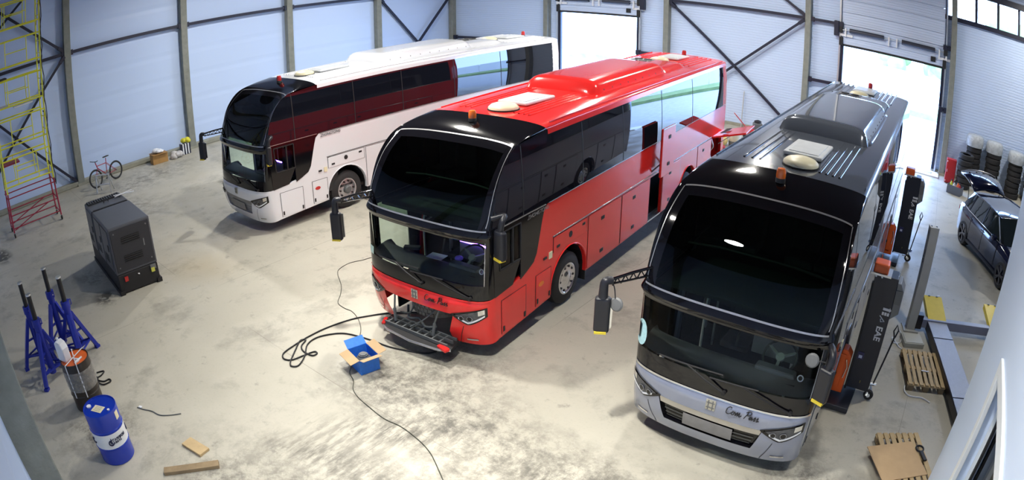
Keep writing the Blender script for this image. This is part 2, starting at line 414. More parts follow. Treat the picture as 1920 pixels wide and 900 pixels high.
def brace(a, b, label):
    o = MB().bar(a, b, 0.10).build('diagonal_brace', M_STEEL)
    d = (Vector(b) - Vector(a)).normalized()
    for p, s in ((Vector(a), 1), (Vector(b), -1)):
        MB().bar(p, p + d * s * 0.3, 0.16, 0.13).build('gusset_plate', M_STEEL, o)
    return tag(o, label, 'brace', 'diagonal braces of the wall bays')
def xbrace(p0, p1, q, z0, z1, l1, l2):
    n = Vector(q)
    brace((p0[0], p0[1], z1), (p1[0], p1[1], z0), l1)
    brace((p0[0] + n.x, p0[1] + n.y, z0), (p1[0] + n.x, p1[1] + n.y, z1), l2)
xbrace((RX, 0.3), (RX, 5.26), (0.11, 0, 0), 0.15, 5.0, 'diagonal brace behind the scaffold falling towards the bicycle', 'diagonal brace behind the scaffold rising to the first column')
xbrace((RX, 0.3), (RX, 5.26), (0.11, 0, 0), 5.2, 9.0, 'upper brace behind the scaffold top falling to the right', 'upper brace behind the scaffold top rising to the right')
xbrace((RX, 21.4), (RX, WB - 0.35), (0.11, 0, 0), 0.15, 5.0, 'brace of the far left bay falling towards the corner', 'brace of the far left bay rising towards the corner')
xbrace((-11.95, RY), (-5.84, RY), (0, -0.11, 0), 0.15, 5.0, 'back wall brace falling from behind the red bus to the right', 'back wall brace rising to the column left of the right doorway')
xbrace((-11.95, RY), (-5.84, RY), (0, -0.11, 0), 5.2, 9.0, 'upper back wall brace falling to the column left of the right doorway', 'upper back wall brace rising out of the picture')

# sectional overhead doors, raised
def overhead_door(n, D, ztop):
    x0, x1, h = D; y = WB - 0.08
    r = thing('door_%d' % n, (0, 0, 0), kind='structure')
    z = h
    k = 0
    while z < ztop - 0.05:
        dz = 0.30 if k == 0 else 0.52
        MB().box(((x0 + x1) / 2, y, z + dz / 2), (x1 - x0 + 0.16, 0.05, dz - 0.012)).build('panel', M_DOOR, r, bevel=0.006)
        z += dz; k += 1
    MB().box(((x0 + x1) / 2, y, h - 0.03), (x1 - x0 + 0.1, 0.06, 0.09)).build('bottom_seal', M_BLACK, r)
    for x, s in ((x0, -1), (x1, 1)):
        MB().box((x + s * 0.05, WB - 0.02, h / 2), (0.12, 0.14, h)).build('jamb', M_STEEL, r)
        MB().box((x + s * 0.16, WB - 0.10, (ztop) / 2), (0.07, 0.10, ztop)).build('guide_rail', M_GALV, r)
        MB().box((x + s * 0.13, WB - 0.16, h + 0.62), (0.18, 0.16, 0.30)).build('cable_drum', M_BLACK, r, bevel=0.03)
        MB().box((x + s * 0.10, WB - 0.14, h + 0.12), (0.16, 0.12, 0.34)).build('bottom_bracket', M_BLACK, r, bevel=0.02)
    zs = h + 0.60; ys_ = WB - 0.20
    MB().cyl((x0 - 0.1, ys_, zs), (x1 + 0.25, ys_, zs), 0.018, n=8).build('shaft', M_GALV, r)
    w = x1 - x0
    for f0, f1 in ((0.06, 0.40), (0.58, 0.92)):
        pts = []
        N = 40
        prof = [(0.095 + 0.006 * (i % 2), (f1 - f0) * w * i / N) for i in range(N + 1)]
        Mx = basis((x0 + f0 * w, ys_, zs), (0, 0, -1), (0, 1, 0), (1, 0, 0))
        MB().lathe(prof, 14, Mx).build('torsion_spring', mat('spring_steel', (0.06, 0.065, 0.09), 0.45, metal=0.5), r, smooth=30)
    for f in (0.02, 0.45, 0.53, 0.965, 1.04):
        MB().box((x0 + f * w, WB - 0.17, zs - 0.10), (0.06, 0.10, 0.36)).build('shaft_bracket', M_WHITE, r)
    MB().box((x1 + 0.1, WB - 0.15, zs - 0.28), (0.6, 0.04, 0.10)).build('anchor_bar', M_WHITE, r)
    MB().box((x0 + 0.1, WB - 0.15, zs - 0.22), (0.6, 0.04, 0.10)).build('anchor_bar', M_WHITE, r)
    MB().box((x1 - 0.42, WB - 0.13, h + 0.22), (0.22, 0.06, 0.20)).build('warning_plate', M_BLACK, r, bevel=0.01)
    MB().box((x1 + 0.32 if n == 1 else x0 - 0.30, WB - 0.18, h + 0.62), (0.22, 0.24, 0.62)).build('drive_motor', M_STEEL, r, bevel=0.03)
    return r
overhead_door(1, D1, 7.4)
overhead_door(2, D2, 7.6)

# office partition close to the camera on the right, with a plastic window
PX, PY1 = 1.2, 6.48
M_PART = mat('partition_white', (0.66, 0.77, 0.96), 0.4, var=0.02, scale=1)
M_PVC = mat('window_plastic', (0.82, 0.86, 0.90), 0.3, var=0.01)
wy0, wy1, wz0, wz1 = 1.4, 5.06, 1.3, 3.36
b = MB()
T = 0.26
b.box((PX + T / 2, (WF + wy0) / 2, 4.0), (T, wy0 - WF, 8.0)); b.box((PX + T / 2, (wy1 + PY1) / 2, 4.0), (T, PY1 - wy1, 8.0))
b.box((PX + T / 2, (wy0 + wy1) / 2, wz0 / 2), (T, wy1 - wy0, wz0)); b.box((PX + T / 2, (wy0 + wy1) / 2, (wz1 + 8) / 2), (T, wy1 - wy0, 8 - wz1))
struct('wall_office', b, M_PART)
w1 = thing('window_1', (0, 0, 0), kind='structure')
def wframe(y0, y1, z0, z1, t, dx, dp, nm):
    b = MB(); x = PX + dx
    b.box((x, y0 + t / 2, (z0 + z1) / 2), (dp, t, z1 - z0)); b.box((x, y1 - t / 2, (z0 + z1) / 2), (dp, t, z1 - z0))
    b.box((x, (y0 + y1) / 2, z0 + t / 2), (dp, y1 - y0 - 2 * t, t)); b.box((x, (y0 + y1) / 2, z1 - t / 2), (dp, y1 - y0 - 2 * t, t))
    return b.build(nm, M_PVC, w1, bevel=0.006)
wframe(wy0 - 0.03, wy1 + 0.03, wz0 - 0.03, wz1 + 0.03, 0.12, -0.004, 0.05, 'architrave')
wframe(wy0 + 0.005, wy1 - 0.005, wz0 + 0.005, wz1 - 0.005, 0.14, 0.17, 0.08, 'window_frame')
MB().box((PX + 0.012, wy1 - 0.012, (wz0 + wz1) / 2), (0.012, 0.02, wz1 - wz0)).build('reveal_joint', M_BLACK, w1)
ym = (wy0 + wy1) / 2
MB().box((PX + 0.17, ym, (wz0 + wz1) / 2), (0.08, 0.12, wz1 - wz0 - 0.3)).build('mullion', M_PVC, w1, bevel=0.006)
M_DKGLASS = glass('office_glass', (0.10, 0.13, 0.13))
for a0, a1 in ((wy0 + 0.16, ym - 0.05), (ym + 0.05, wy1 - 0.16)):
    MB().box((PX + 0.19, (a0 + a1) / 2, (wz0 + wz1) / 2), (0.012, a1 - a0, wz1 - wz0 - 0.3)).build('pane', M_DKGLASS, w1)
    g = MB()
    for yy in (a0, a1): g.box((PX + 0.155, yy, (wz0 + wz1) / 2), (0.03, 0.03, wz1 - wz0 - 0.3))
    for zz in (wz0 + 0.16, wz1 - 0.16): g.box((PX + 0.155, (a0 + a1) / 2, zz), (0.03, a1 - a0, 0.03))
    g.build('seal', M_BLACK, w1)
# ---------------------------------------------------------------- outdoors
M_GRAVEL = mat('pale_gravel', (0.42, 0.41, 0.40), 0.9, var=0.3, scale=3, bump=0.5, bscale=15)
M_GRASS = mat('grass', (0.22, 0.30, 0.11), 0.9, var=0.5, scale=2)
tag(MB().box((-6, 62, -0.15), (160, 70, 0.2)).build('yard_ground', M_GRAVEL), kind='structure')
vg = MB().box((-6, 43, 0.05), (120, 4, 0.5)).build('grass_bank', M_GRASS)
tag(vg, 'strip of green grass seen through the right doorway', 'grass', kind='stuff')
fo = thing('yard_fence', (0, 47, 0), label='white panel fence seen through the right doorway', cat='fence')
fp = None
for k in range(26):
    if fp is None:
        fp = MB().box((0, 0, 1.05), (3.9, 0.08, 2.2)).build('fence_panel', mat('fence_white', (0.8, 0.8, 0.8), 0.7), fo, bevel=0.02); q = fp
    else:
        q = fp.copy(); COL.objects.link(q); q.parent = fo
    q.location = (-52 + 4 * k, 0, 0)
def bush(x, y, r, h, label):
    b = MB()
    for k in range(14):
        a = random.random() * 2 * PI; rr = r * 0.6 * random.random()
        b.ball((rr * math.cos(a), rr * math.sin(a), h * (0.35 + 0.5 * random.random())), r * (0.35 + 0.25 * random.random()), 6)
    o = thing('tree', (x, y, 0), label=label, cat='tree')
    b.build('crown', M_GRASS, o, smooth=60)
    MB().cyl((0, 0, 0), (0, 0, h * 0.5), 0.14, 0.08, n=8).build('trunk', mat('bark', (0.1, 0.07, 0.05), 0.9), o)
bush(0.8, 52, 2.2, 5.5, 'green tree beyond the right doorway, upper left')
bush(6.5, 54, 2.5, 9.5, 'green tree seen through the high windows')
bush(-4.0, 53, 2.0, 4.5, 'low green tree behind the fence outside')
# ================================================================ THE COACHES
M_GBLK = mat('gloss_black', (0.004, 0.004, 0.006), 0.07, spec=0.42, coat=0.15, var=0.0)
M_BGLASS = mat('privacy_glass', (0.006, 0.007, 0.012), 0.015, spec=0.75, var=0.0)
M_SCREEN = glass('upper_screen_glass', (0.20, 0.30, 0.24), ior=1.42)
M_CLEAR = glass('windshield_glass', (0.88, 0.95, 0.92), ior=1.3)
M_CHROME = mat('chrome', (0.75, 0.76, 0.78), 0.12, metal=1.0, var=0.02)
M_TRIM = mat('silver_trim', (0.48, 0.48, 0.50), 0.25, metal=0.7, var=0.02)
M_RUB = mat('tyre_rubber', (0.018, 0.018, 0.02), 0.75, var=0.2, scale=20)
M_DASH = mat('dash_plastic', (0.11, 0.12, 0.125), 0.55, var=0.1, scale=8)
M_MIRR = mat('mirror_plastic', (0.014, 0.015, 0.022), 0.4, var=0.1)
M_INT = mat('cabin_dark', (0.032, 0.034, 0.038), 0.7, var=0.2)
M_SEAT = mat('seat_fabric', (0.045, 0.045, 0.05), 0.85, var=0.3, scale=12)
M_GRAYP = mat('grey_plastic', (0.16, 0.165, 0.17), 0.5, var=0.1)
M_CREAM = mat('cream_dome', (0.78, 0.72, 0.50), 0.4, var=0.04)
M_ORANGE = mat('orange_lens', (0.85, 0.17, 0.015), 0.2, coat=0.4)
M_REDL = mat('red_lens', (0.5, 0.02, 0.02), 0.2, coat=0.4)
M_WRAP = mat('hatch_plastic', (0.66, 0.69, 0.72), 0.25, var=0.12, scale=8)
M_PLATE = mat('plate_smudge', (0.22, 0.215, 0.22), 0.4, var=0.25, scale=7)
M_LED = mat('violet_led', (0.3, 0.2, 0.9), 0.4, emit=(0.25, 0.10, 1.0), estr=14.0)

CR = [(.10, .26), (-.02, .55), (-.04, .95), (0.0, 1.08), (.03, 1.33), (.16, 2.00), (.15, 2.15), (.44, 2.66), (.77, 3.03), (1.18, 3.30), (1.50, 3.44), (1.80, 3.53)]
AR = [(.46, .31), (.43, .60), (.39, 1.00), (.38, 1.10), (.36, 1.36), (.33, 2.05), (.33, 2.20), (.43, 2.62), (.60, 2.97), (.90, 3.25), (1.32, 3.365), (1.92, 3.40)]
NS = 2.7
def crom(P, t):
    n = len(P) - 1; t = min(max(t, 0), n - 1e-6); i = int(t); f = t - i
    a, b, c, d = P[max(i - 1, 0)], P[i], P[i + 1], P[min(i + 2, n)]
    return tuple(0.5 * (2 * b[k] + (c[k] - a[k]) * f + (2 * a[k] - 5 * b[k] + 4 * c[k] - d[k]) * f * f + (3 * b[k] - a[k] - 3 * c[k] + d[k]) * f ** 3) for k in (0, 1))
def belt(v): return 2.18 + 0.019 * max(v - 1.8, 0)
def eave(v): return 3.40 + 0.021 * max(v - 1.92, 0)
def ridge(v): return 3.53 + 0.0165 * max(v - 1.8, 0)
def uside(w, v):
    f = min(max((w - belt(v)) / (eave(v) - belt(v)), 0), 1)
    return 1.275 - 0.075 * f * f
def gsup(a): return 1 - (1 - min(abs(a), 1.0) ** NS) ** (1 / NS)
def nose(t, a, off=0.0):
    def q(t, a):
        c = crom(CR, t); e = crom(AR, t); g = gsup(a)
        w = c[1] + (e[1] - c[1]) * g
        return Vector((uside(e[1], 0) * a, c[0] + (e[0] - c[0]) * g, w))
    p = q(t, a)
    if off:
        h = 0.02
        du = q(t, min(a + h, .9999)) - q(t, max(a - h, -.9999)); dt = q(min(t + h, 11), a) - q(max(t - h, 0), a)
        n = du.cross(dt)
        if n.length > 1e-9:
            n.normalize()
            p = p + n * off
    return p
def asin_samples(a0, a1, n):
    p0, p1 = math.asin(max(-1, min(1, a0))), math.asin(max(-1, min(1, a1)))
    return [math.sin(p0 + (p1 - p0) * i / n) for i in range(n + 1)]
def npatch(t0, t1, a0, a1, nt=8, na=20, off=0.0):
    rows = []
    for i in range(nt + 1):
        t = t0 + (t1 - t0) * i / nt
        l = a0(t) if callable(a0) else a0; r = a1(t) if callable(a1) else a1
        rows.append([nose(t, a, off) for a in asin_samples(l, r, na)])
    return rows
def acurve_v(w):
    """side-view A pillar: v at height w"""
    lo, hi = 0.0, 11.0
    for _ in range(30):
        m = (lo + hi) / 2
        if crom(AR, m)[1] < w: lo = m
        else: hi = m
    return crom(AR, lo)[0]
def arch(cv, cw, r, a0, a1, n=14):
    return [(cv + r * math.cos(a0 + (a1 - a0) * i / n), cw + r * math.sin(a0 + (a1 - a0) * i / n)) for i in range(n + 1)]
FW, RW, WR_ = 2.66, 8.83, 0.50

def make_wheel(parent, u, v, sgn, cover, dual=False):
    M = basis((u, v, WR_), (0, 1, 0), (0, 0, 1), (1, 0, 0)) if sgn > 0 else basis((u, v, WR_), (0, -1, 0), (0, 0, 1), (-1, 0, 0))
    w = MB().lathe([(0.28, -0.30), (0.44, -0.30), (0.49, -0.25), (0.50, -0.15), (0.49, -0.04), (0.44, 0.0), (0.31, 0.01), (0.29, -0.05)], 32, M, cap=False).build('wheel', M_RUB, parent, smooth=40)
    if cover:
        MB().lathe([(0.30, -0.03), (0.30, 0.005), (0.27, 0.012), (0.24, -0.01), (0.14, -0.005), (0.10, 0.02), (0.001, 0.025)], 28, M, cap=False).build('rim', M_CHROME, w, smooth=40)
        r0 = 0.21
    else:
        MB().lathe([(0.30, -0.05), (0.30, 0.0), (0.27, 0.0), (0.25, -0.06), (0.15, -0.03), (0.001, -0.03)], 28, M, cap=False).build('rim', mat('painted_rim', (0.5, 0.5, 0.52), 0.4, metal=0.4), w, smooth=40)
        MB().lathe([(0.11, -0.05), (0.11, 0.04), (0.08, 0.07), (0.001, 0.075)], 16, M, cap=False).build('hub', M_DASH, w, smooth=40)
        r0 = 0.2
    hb = MB()
    for k in range(10):
        a = 2 * PI * k / 10
        c = M @ Vector((r0 * 1.08 * math.cos(a), r0 * 1.08 * math.sin(a), -0.0))
        ax = (M.to_3x3() @ Vector((0, 0, 1)))
        hb.cyl(c - ax * 0.05, c + ax * 0.004, 0.022, n=8)
    hb.build('lug_holes', M_BLACK, w)
    return w

def make_bus(spec):
    nm, lab = spec['name'], spec['label']
    R = thing('coach_bus', spec['loc'], -spec['h'], lab, 'bus', 'coaches parked in the hall')
    body = spec['body']; roofm = spec.get('roof', body)
    red = spec.get('open', False)
    # ---------------- nose
    gi = lambda t: 0.50 + 0.10 * (t - 0.75)          # half width of the grille mouth, widening upwards
    fb = MB()
    fb.grid(npatch(0, 3, -1, lambda t: -gi(max(t, .75)) if t > 0.7 else -0.5, 16, 10))
    fb.grid(npatch(0, 3, lambda t: gi(max(t, .75)) if t > 0.7 else 0.5, 1, 16, 10))
    fb.grid(npatch(1.62, 3, lambda t: -gi(t), lambda t: gi(t), 8, 14))
    if not red: fb.grid(npatch(0, .75, -.5, .5, 5, 14))
    fb.build('front_bumper', body, R, smooth=35)
    MB().grid(npatch(2.86, 3.04, -.99, .99, 2, 30, 0.012)).build('bumper_highlight_trim', spec['lip'], R, smooth=50)
    # grille mouth
    gr = MB()
    P = npatch(.75, 1.62, lambda t: -gi(t), lambda t: gi(t), 6, 14)
    Pi = npatch(.75, 1.62, lambda t: -gi(t), lambda t: gi(t), 6, 14, -0.16 if red else -0.05)
    if not red:
        gr.grid(Pi)
        gr.grid([P[0], Pi[0]]); gr.grid([P[-1], Pi[-1]]); gr.grid([[r[0] for r in P], [r[0] for r in Pi]]); gr.grid([[r[-1] for r in P], [r[-1] for r in Pi]])
        g = gr.build('grille', spec.get('grille', M_GBLK), R, smooth=40)
        for tt in (.9, 1.05, 1.2): MB().grid(npatch(tt, tt + .03, lambda t: -gi(t) * .93, lambda t: gi(t) * .93, 1, 12, -0.035)).build('grille_slat', M_DASH, g)
        MB().grid(npatch(1.42, 1.60, lambda t: -gi(t) * .99, lambda t: gi(t) * .99, 2, 14, -0.01)).build('grille_trim', spec['gtrim'], g, smooth=50)
        MB().grid(npatch(.86, 1.36, -.28, .28, 4, 8, -0.012)).build('licence_plate', M_PLATE, g, solid=0.006)
    # headlights
    for s in (-1, 1):
        def hp(t0f, t1f, x0, x1, off, n=10, k=4):
            rows = []
            for j in range(k + 1):
                row = []
                for i in range(n + 1):
                    x = x0 + (x1 - x0) * i / n
                    f = (x - .56) / .40
                    tb = t0f(f); tt = t1f(f)
                    row.append(nose(tb + (tt - tb) * j / k, s * x, off))
                rows.append(row)
            return MB().grid(rows)
        lo = lambda f: 1.62 - .42 * math.sin(min(max(f, 0), 1) * PI * .55) + .50 * max(f - .55, 0) * 1.6
        hi = lambda f: 1.66 + .36 * f
        hl = hp(lo, hi, .56, .972, 0.010).build('headlight', M_GBLK, R, smooth=50)
        hp(lambda f: lo(f) + .12, lambda f: hi(f) - .07, .60, .955, 0.016).build('lens_glass', mat('lamp_glass', (0.10, 0.105, 0.12), 0.08, metal=0.5, var=0.7, scale=18), hl, smooth=50)
        for x, r in ((.70, .036), (.80, .042)):
            c = nose(1.62 - .06, s * x, .012); n = (nose(1.56, s * x, .1) - nose(1.56, s * x, .0)).normalized()
            MB().cyl(c - n * .02, c + n * .018, r, r * .9, n=14).build('projector', M_GBLK, hl, smooth=40)
            MB().tube([c + n * .016 + (n.orthogonal().normalized() * math.cos(q) + n.cross(n.orthogonal()).normalized() * math.sin(q)) * r for q in [2 * PI * k / 14 for k in range(14)]], .004, 5, True).build('projector_ring', M_TRIM, hl, smooth=40)
        hp(lambda f: lo(f) + .07, lambda f: lo(f) + .14, .66, .95, 0.02, 10, 1).build('running_light', M_WHITE, hl)
        hp(lambda f: hi(f) - .28, lambda f: hi(f) - .05, .89, .95, 0.021, 4, 2).build('indicator', M_CHROME, hl)
        MB().grid(npatch(.42, .52, s * .72 if s > 0 else -.86, s * .86 if s > 0 else -.72, 2, 5, .008)).build('fog_lamp', M_CHROME, R, smooth=40)
        MB().grid([[nose(t, s * (x + .10 * max(0, t - .2)), .003) for x in (.61, .618)] for t in [0.02 + 1.2 * i / 8 for i in range(9)]]).build('bumper_seam', M_BLACK, R)
    # black band, lower windshield, pillars, divider, upper screen, hood
    MB().grid(npatch(3, 4, -1, 1, 5, 34)).build('cowl_panel', M_GBLK, R, smooth=50)
    MB().grid(npatch(4, 5.02, -.985, .955, 8, 30)).build('lower_windshield', M_CLEAR, R, smooth=60)
    MB().grid(npatch(4, 5.02, .955, 1, 8, 3)).build('windshield_pillar', M_GBLK, R, smooth=50); MB().grid(npatch(4, 5.02, -1, -.985, 8, 2)).build('windshield_pillar', M_GBLK, R, smooth=50)
    MB().grid(npatch(4, 5, .945, .951, 6, 1, .004)).build('windshield_edge_trim', M_TRIM, R)
    MB().grid([[nose(4.98 + 1.12 * i / 6, a, .035 * math.sin(PI * i / 6)) for a in asin_samples(-1, 1, 34)] for i in range(7)]).build('divider_brow', M_GBLK, R, smooth=50)
    MB().grid(npatch(5.30, 5.34, -.97, .97, 1, 34, .037)).build('brow_trim', M_TRIM, R)
    MB().grid(npatch(6.05, 6.11, -.96, .96, 1, 34, .012)).build('brow_trim', M_TRIM, R)
    ae = lambda t: .955 - .015 * max(0, t - 8) - .05 * max(0, 6.4 - t)
    MB().grid(npatch(6.1, 9.0, lambda t: -ae(t) + .09, lambda t: ae(t) - .09, 22, 28)).build('upper_windshield', M_SCREEN, R, smooth=60)
    MB().grid(npatch(6.1, 9.0, -1, lambda t: -ae(t) + .09, 22, 6)).build('screen_surround', M_GBLK, R, smooth=50); MB().grid(npatch(6.1, 9.0, lambda t: ae(t) - .09, 1, 22, 6)).build('screen_surround', M_GBLK, R, smooth=50)
    MB().grid(npatch(8.62, 9.0, lambda t: -ae(t) + .08, lambda t: ae(t) - .08, 4, 28, .003)).build('screen_sunband', M_GBLK, R, smooth=50)
    for s in (-1, 1):
        MB().grid([[nose(6.2 + 2.8 * i / 24, s * (ae(6.2 + 2.8 * i / 24) + d), .008) for d in (0, .010)] for i in range(25)]).build('screen_trim', M_TRIM, R, smooth=50)
    MB().grid(npatch(8.99, 9.06, lambda t: -ae(9), lambda t: ae(9), 1, 30, .008)).build('screen_trim', M_TRIM, R, smooth=50)
    MB().grid(npatch(9.0, 11.0, -1, 1, 12, 34)).build('roof_cap', M_GBLK, R, smooth=50)
    # ---------------- roof skin
    rows = []
    NR = 16
    for i in range(NR + 1):
        row = []
        for a in asin_samples(-1, 1, 34):
            v0 = crom(CR, 11)[0] + (crom(AR, 11)[0] - crom(CR, 11)[0]) * gsup(a)
            v = v0 + (11.93 - v0) * i / NR
            row.append(Vector((1.2 * a, v, ridge(v) + (eave(v) - ridge(v)) * gsup(a))))
        rows.append(row)
    last = rows[-1]
    for k, (dv, sc, dz) in enumerate(((.06, .99, -.03), (.10, .965, -.10), (.11, .94, -.2))):
        rows.append([Vector((p.x * sc, p.y + dv, p.z + dz)) for p in last])
    MB().grid(rows).build('roof', roofm, R, smooth=50)
    def rz(u, v): return ridge(v) + (eave(v) - ridge(v)) * gsup(u / 1.2)
    for v0, v1, us in ((2.15, 4.25, (-.72, -.6, -.48, .42, .52, .62, .72)), (9.7, 11.7, (-.8, -.66, -.52, .38, .52, .66, .8))):
        for u in us:
            MB().grid([[Vector((u + d, v, rz(u, v) + h)) for d, h in ((-.022, -.002), (-.014, .014), (.014, .014), (.022, -.002))] for v in (v0, (v0 + v1) / 2, v1)]).build('roof_rib', roofm, R, smooth=70)
    for s in (-1, 1):
        MB().tube([(s * 1.13, v, rz(1.13, v) + .012) for v in (2.1, 4, 6, 8, 10, 11.8)], .012, 6).build('drip_rail', roofm, R, smooth=60)
    # air conditioner
    def hump(v0, v1, uw, hh, nose_l, tail_l, nv=18, nu=16, z0=0.0):
        g = []
        for i in range(nv + 1):
            f = i / nv; v = v0 + (v1 - v0) * f
            e = min(1, (v - v0) / nose_l) if nose_l else 1; e2 = min(1, (v1 - v) / tail_l) if tail_l else 1
            k = math.sqrt(max(0, 1 - (1 - e) ** 2)) * math.sqrt(max(0, 1 - (1 - e2) ** 2))
            row = []
            for j in range(nu + 1):
                x = -1 + 2 * j / nu
                u = uw * (1 - .06 * (1 - k)) * x
                row.append(Vector((u, v, rz(u, v) - .01 + z0 + hh * k * (1 - abs(x) ** 8) ** .6)))
            g.append(row)
        return MB().grid(g)
    ac = hump(4.34, 8.0, .84, .26, .24, .22, 40, 24).build('air_conditioner', roofm, R, smooth=60)
    hump(4.28, 8.15, .90, .06, .1, .1, 12, 20).build('base_flange', roofm, ac, smooth=40)
    hump(7.85, 9.55, .80, .12, .12, .3, 12, 16).build('fan_deck', roofm, ac, smooth=60)
    MB().tube([(.0, v, rz(0, v) + .21) for v in (4.7, 6, 7.8)], .007, 5).build('cover_seam', M_BLACK, ac)
    for i in range(4):
        for j in range(2):
            cu, cv = -.36 + .26 * j, 8.02 + .34 * i
            MB().cyl((cu, cv, rz(cu, cv) + .09), (cu, cv, rz(cu, cv) + .135), .105, n=12).build('fan_opening', M_BLACK, ac)
    MB().box((-.23, 8.53, rz(0, 8.5) + .118), (.56, 1.44, .012)).build('fan_frame', M_GRAYP, ac)
    bl = MB()
    for k in range(9):
        for s in (-1, 1):
            v = 4.7 + k * .38; bl.cyl((s * .80, v, rz(.8, v) + .03), (s * .80, v, rz(.8, v) + .085), .016, n=6)
    bl.build('cover_bolts', M_TRIM, ac)
    # hatches, domes, beacons
    for v0, u0 in ((2.66, 0.03), (10.35, -.05)):
        z = rz(0, v0 + .5)
        h = MB().box((u0, v0 + .48, z + .03), (.62, .98, .06)).build('roof_hatch', M_WRAP, R, bevel=.025)
        MB().box((u0, v0 + .48, z + .062), (.48, .82, .018)).build('hatch_lid', M_WRAP, h, bevel=.015)
    for v0, u0 in ((2.30, .10), (9.85, -.10)):
        z = rz(u0, v0)
        d = MB().lathe([(.265, 0), (.265, .045), (.22, .085), (.14, .11), (.001, .12)], 24, Matrix.Translation((u0, v0, z)), cap=False).build('antenna_dome', M_CREAM, R, smooth=60)
        MB().lathe([(.28, -.03), (.28, .018), (.262, .02)], 24, Matrix.Translation((u0, v0, z)), cap=False).build('dome_seal', M_BLACK, d)
    for v0, m_ in ((1.56, spec['beacon']), (11.55, M_REDL)):
        z = (nose(10.25, 0).z if v0 < 2 else rz(0, v0))
        be = MB().lathe([(.07, -.02), (.07, .03), (.065, .04)], 14, Matrix.Translation((0, v0, z))).build('beacon', M_BLACK, R, smooth=40)
        MB().lathe([(.064, .03), (.068, .07), (.066, .13), (.05, .165), (.001, .175)], 14, Matrix.Translation((0, v0, z)), cap=False).build('beacon_lens', m_, be, smooth=50)
    # ---------------- sides
    for s in (1, -1):
        vend = 11.93
        # glass band
        g = []
        NW = 12
        for i in range(NW + 1):
            f = i / NW * .93
            row = []
            w0 = 2.18 + f * (3.40 - 2.18); vs = acurve_v(w0)
            cols = [vs + (1.95 - vs) * k / 5 for k in range(5)] + [1.95 + (11.62 - 1.95) * k / 12 for k in range(13)]
            for v in cols:
                w = belt(v) + f * (eave(v) - belt(v)); row.append(Vector((s * uside(w, v), v, w)))
            g.append(row)
        gb = MB().grid(g).build('side_glass', M_BGLASS, R, smooth=40)
        for v in ((1.15, 3.05, 4.72, 6.75, 8.85) if s > 0 else (1.15, 3.05, 4.72, 6.75, 8.85)):
            MB().grid([[Vector((s * (uside(w, v) + .003), v + d, w)) for d in (-.012, .012)] for w in [belt(v) + .02 + k / 8 * .9 * (eave(v) - belt(v)) for k in range(9)]]).build('glass_joint', M_BLACK, gb)
        # eave strip: black over the nose, body colour after
        e = MB(); e2 = MB()
        r1 = [[], []]; r2 = [[], []]
        for k in range(6):
            for q, f in enumerate((.93, 1.0)):
                w0 = 2.18 + f * 1.22; vs = acurve_v(w0) if f < 1 else 1.92
                v = vs + (1.95 - vs) * k / 5; w = belt(v) + f * (eave(v) - belt(v)); r1[q].append(Vector((s * uside(w, v), v, w)))
        for k in range(13):
            for q, f in enumerate((.93, 1.0)):
                v = 1.95 + (vend - 1.95) * k / 12; w = belt(v) + f * (eave(v) - belt(v)); r2[q].append(Vector((s * uside(w, v), v, w)))
        e.grid(r1).build('a_pillar', M_GBLK, R, smooth=40); e2.grid(r2).build('eave_strip', roofm, R, smooth=40)
        # rear pillar beside the last window
        MB().grid([[Vector((s * uside(belt(v) + f * (eave(v) - belt(v)), v), v, belt(v) + f * (eave(v) - belt(v)))) for v in (11.60, 11.93)] + [Vector((s * (uside(belt(v) + f * (eave(v) - belt(v)), v) - .03), 12.0, belt(v) + f * (eave(v) - belt(v))))] for f in [k / 8 for k in range(9)]]).build('rear_pillar', roofm, R, smooth=40)
        # front side: gloss black swoop with cab window
        U0, U1 = (1.245, 1.275) if s > 0 else (-1.275, -1.245)
        wp = [(.52, 1.50), (.50, 2.10), (1.08, 2.10), (1.08, 1.50)] if s > 0 else [(.50, .75), (.48, 2.10), (1.25, 2.10), (1.25, .75)]
        sweep = [(.38, 1.09), (.86, 1.13), (1.26, 1.20), (1.46, 1.29), (1.55, 1.42), (1.70, 1.93), (1.76, 2.10), (1.86, 2.18)]
        lowp = sweep if s > 0 else [(.40, .60), (1.45, .62), (1.50, 1.2), (1.60, 1.6), (1.70, 1.93), (1.76, 2.10), (1.86, 2.18)]
        # black panel as four pieces round the window
        bp = MB()
        x0, x1 = (U0, U1)
        bp.prism([p for p in lowp if p[0] <= wp[3][0] + .001] + [(wp[3][0], wp[3][1]), (wp[0][0], wp[0][1]), (.37, wp[0][1])], 'x', x0, x1)
        bp.prism([(wp[3][0], [p for p in lowp if p[0] <= wp[3][0] + .001][-1][1])] + [p for p in lowp if p[0] > wp[3][0] + .001] + [(wp[2][0], 2.18)], 'x', x0, x1)
        bp.prism([(.345, 2.18), (wp[1][0], wp[1][1]), (wp[2][0], wp[2][1]), (wp[2][0], 2.18)], 'x', x0, x1)
        bp.prism([(.37, wp[0][1]), wp[0], wp[1], (.345, 2.18)], 'x', x0, x1)
        bp.build('cab_side_panel', M_GBLK, R)
        MB().prism(wp, 'x', s * 1.256, s * 1.262).build('cab_window', M_CLEAR, R)
        wf = MB()
        for i in range(4): wf.bar((s * 1.272, *wp[i]), (s * 1.272, *wp[(i + 1) % 4]), .022)
        if s > 0: wf.bar((s * 1.272, .86, 1.5), (s * 1.272, .86, 2.1), .03)
        wf.build('window_rubber', M_BLACK, R)
        MB().bar((s * 1.279, .40, 2.185), (s * 1.279, 1.80, 2.185), .014).build('belt_trim', M_TRIM, R)
        # skirt
        sk = [(.46, .31)] if s > 0 else [(.46, .31)]
        sk += [(2.02, .40)] + arch(FW, .52, .635, PI + .16, -.16) + [(3.30, .41)]
        if red and s > 0: sk += [(6.24, .44), (6.24, 1.50), (6.98, 1.51), (6.98, .45)]
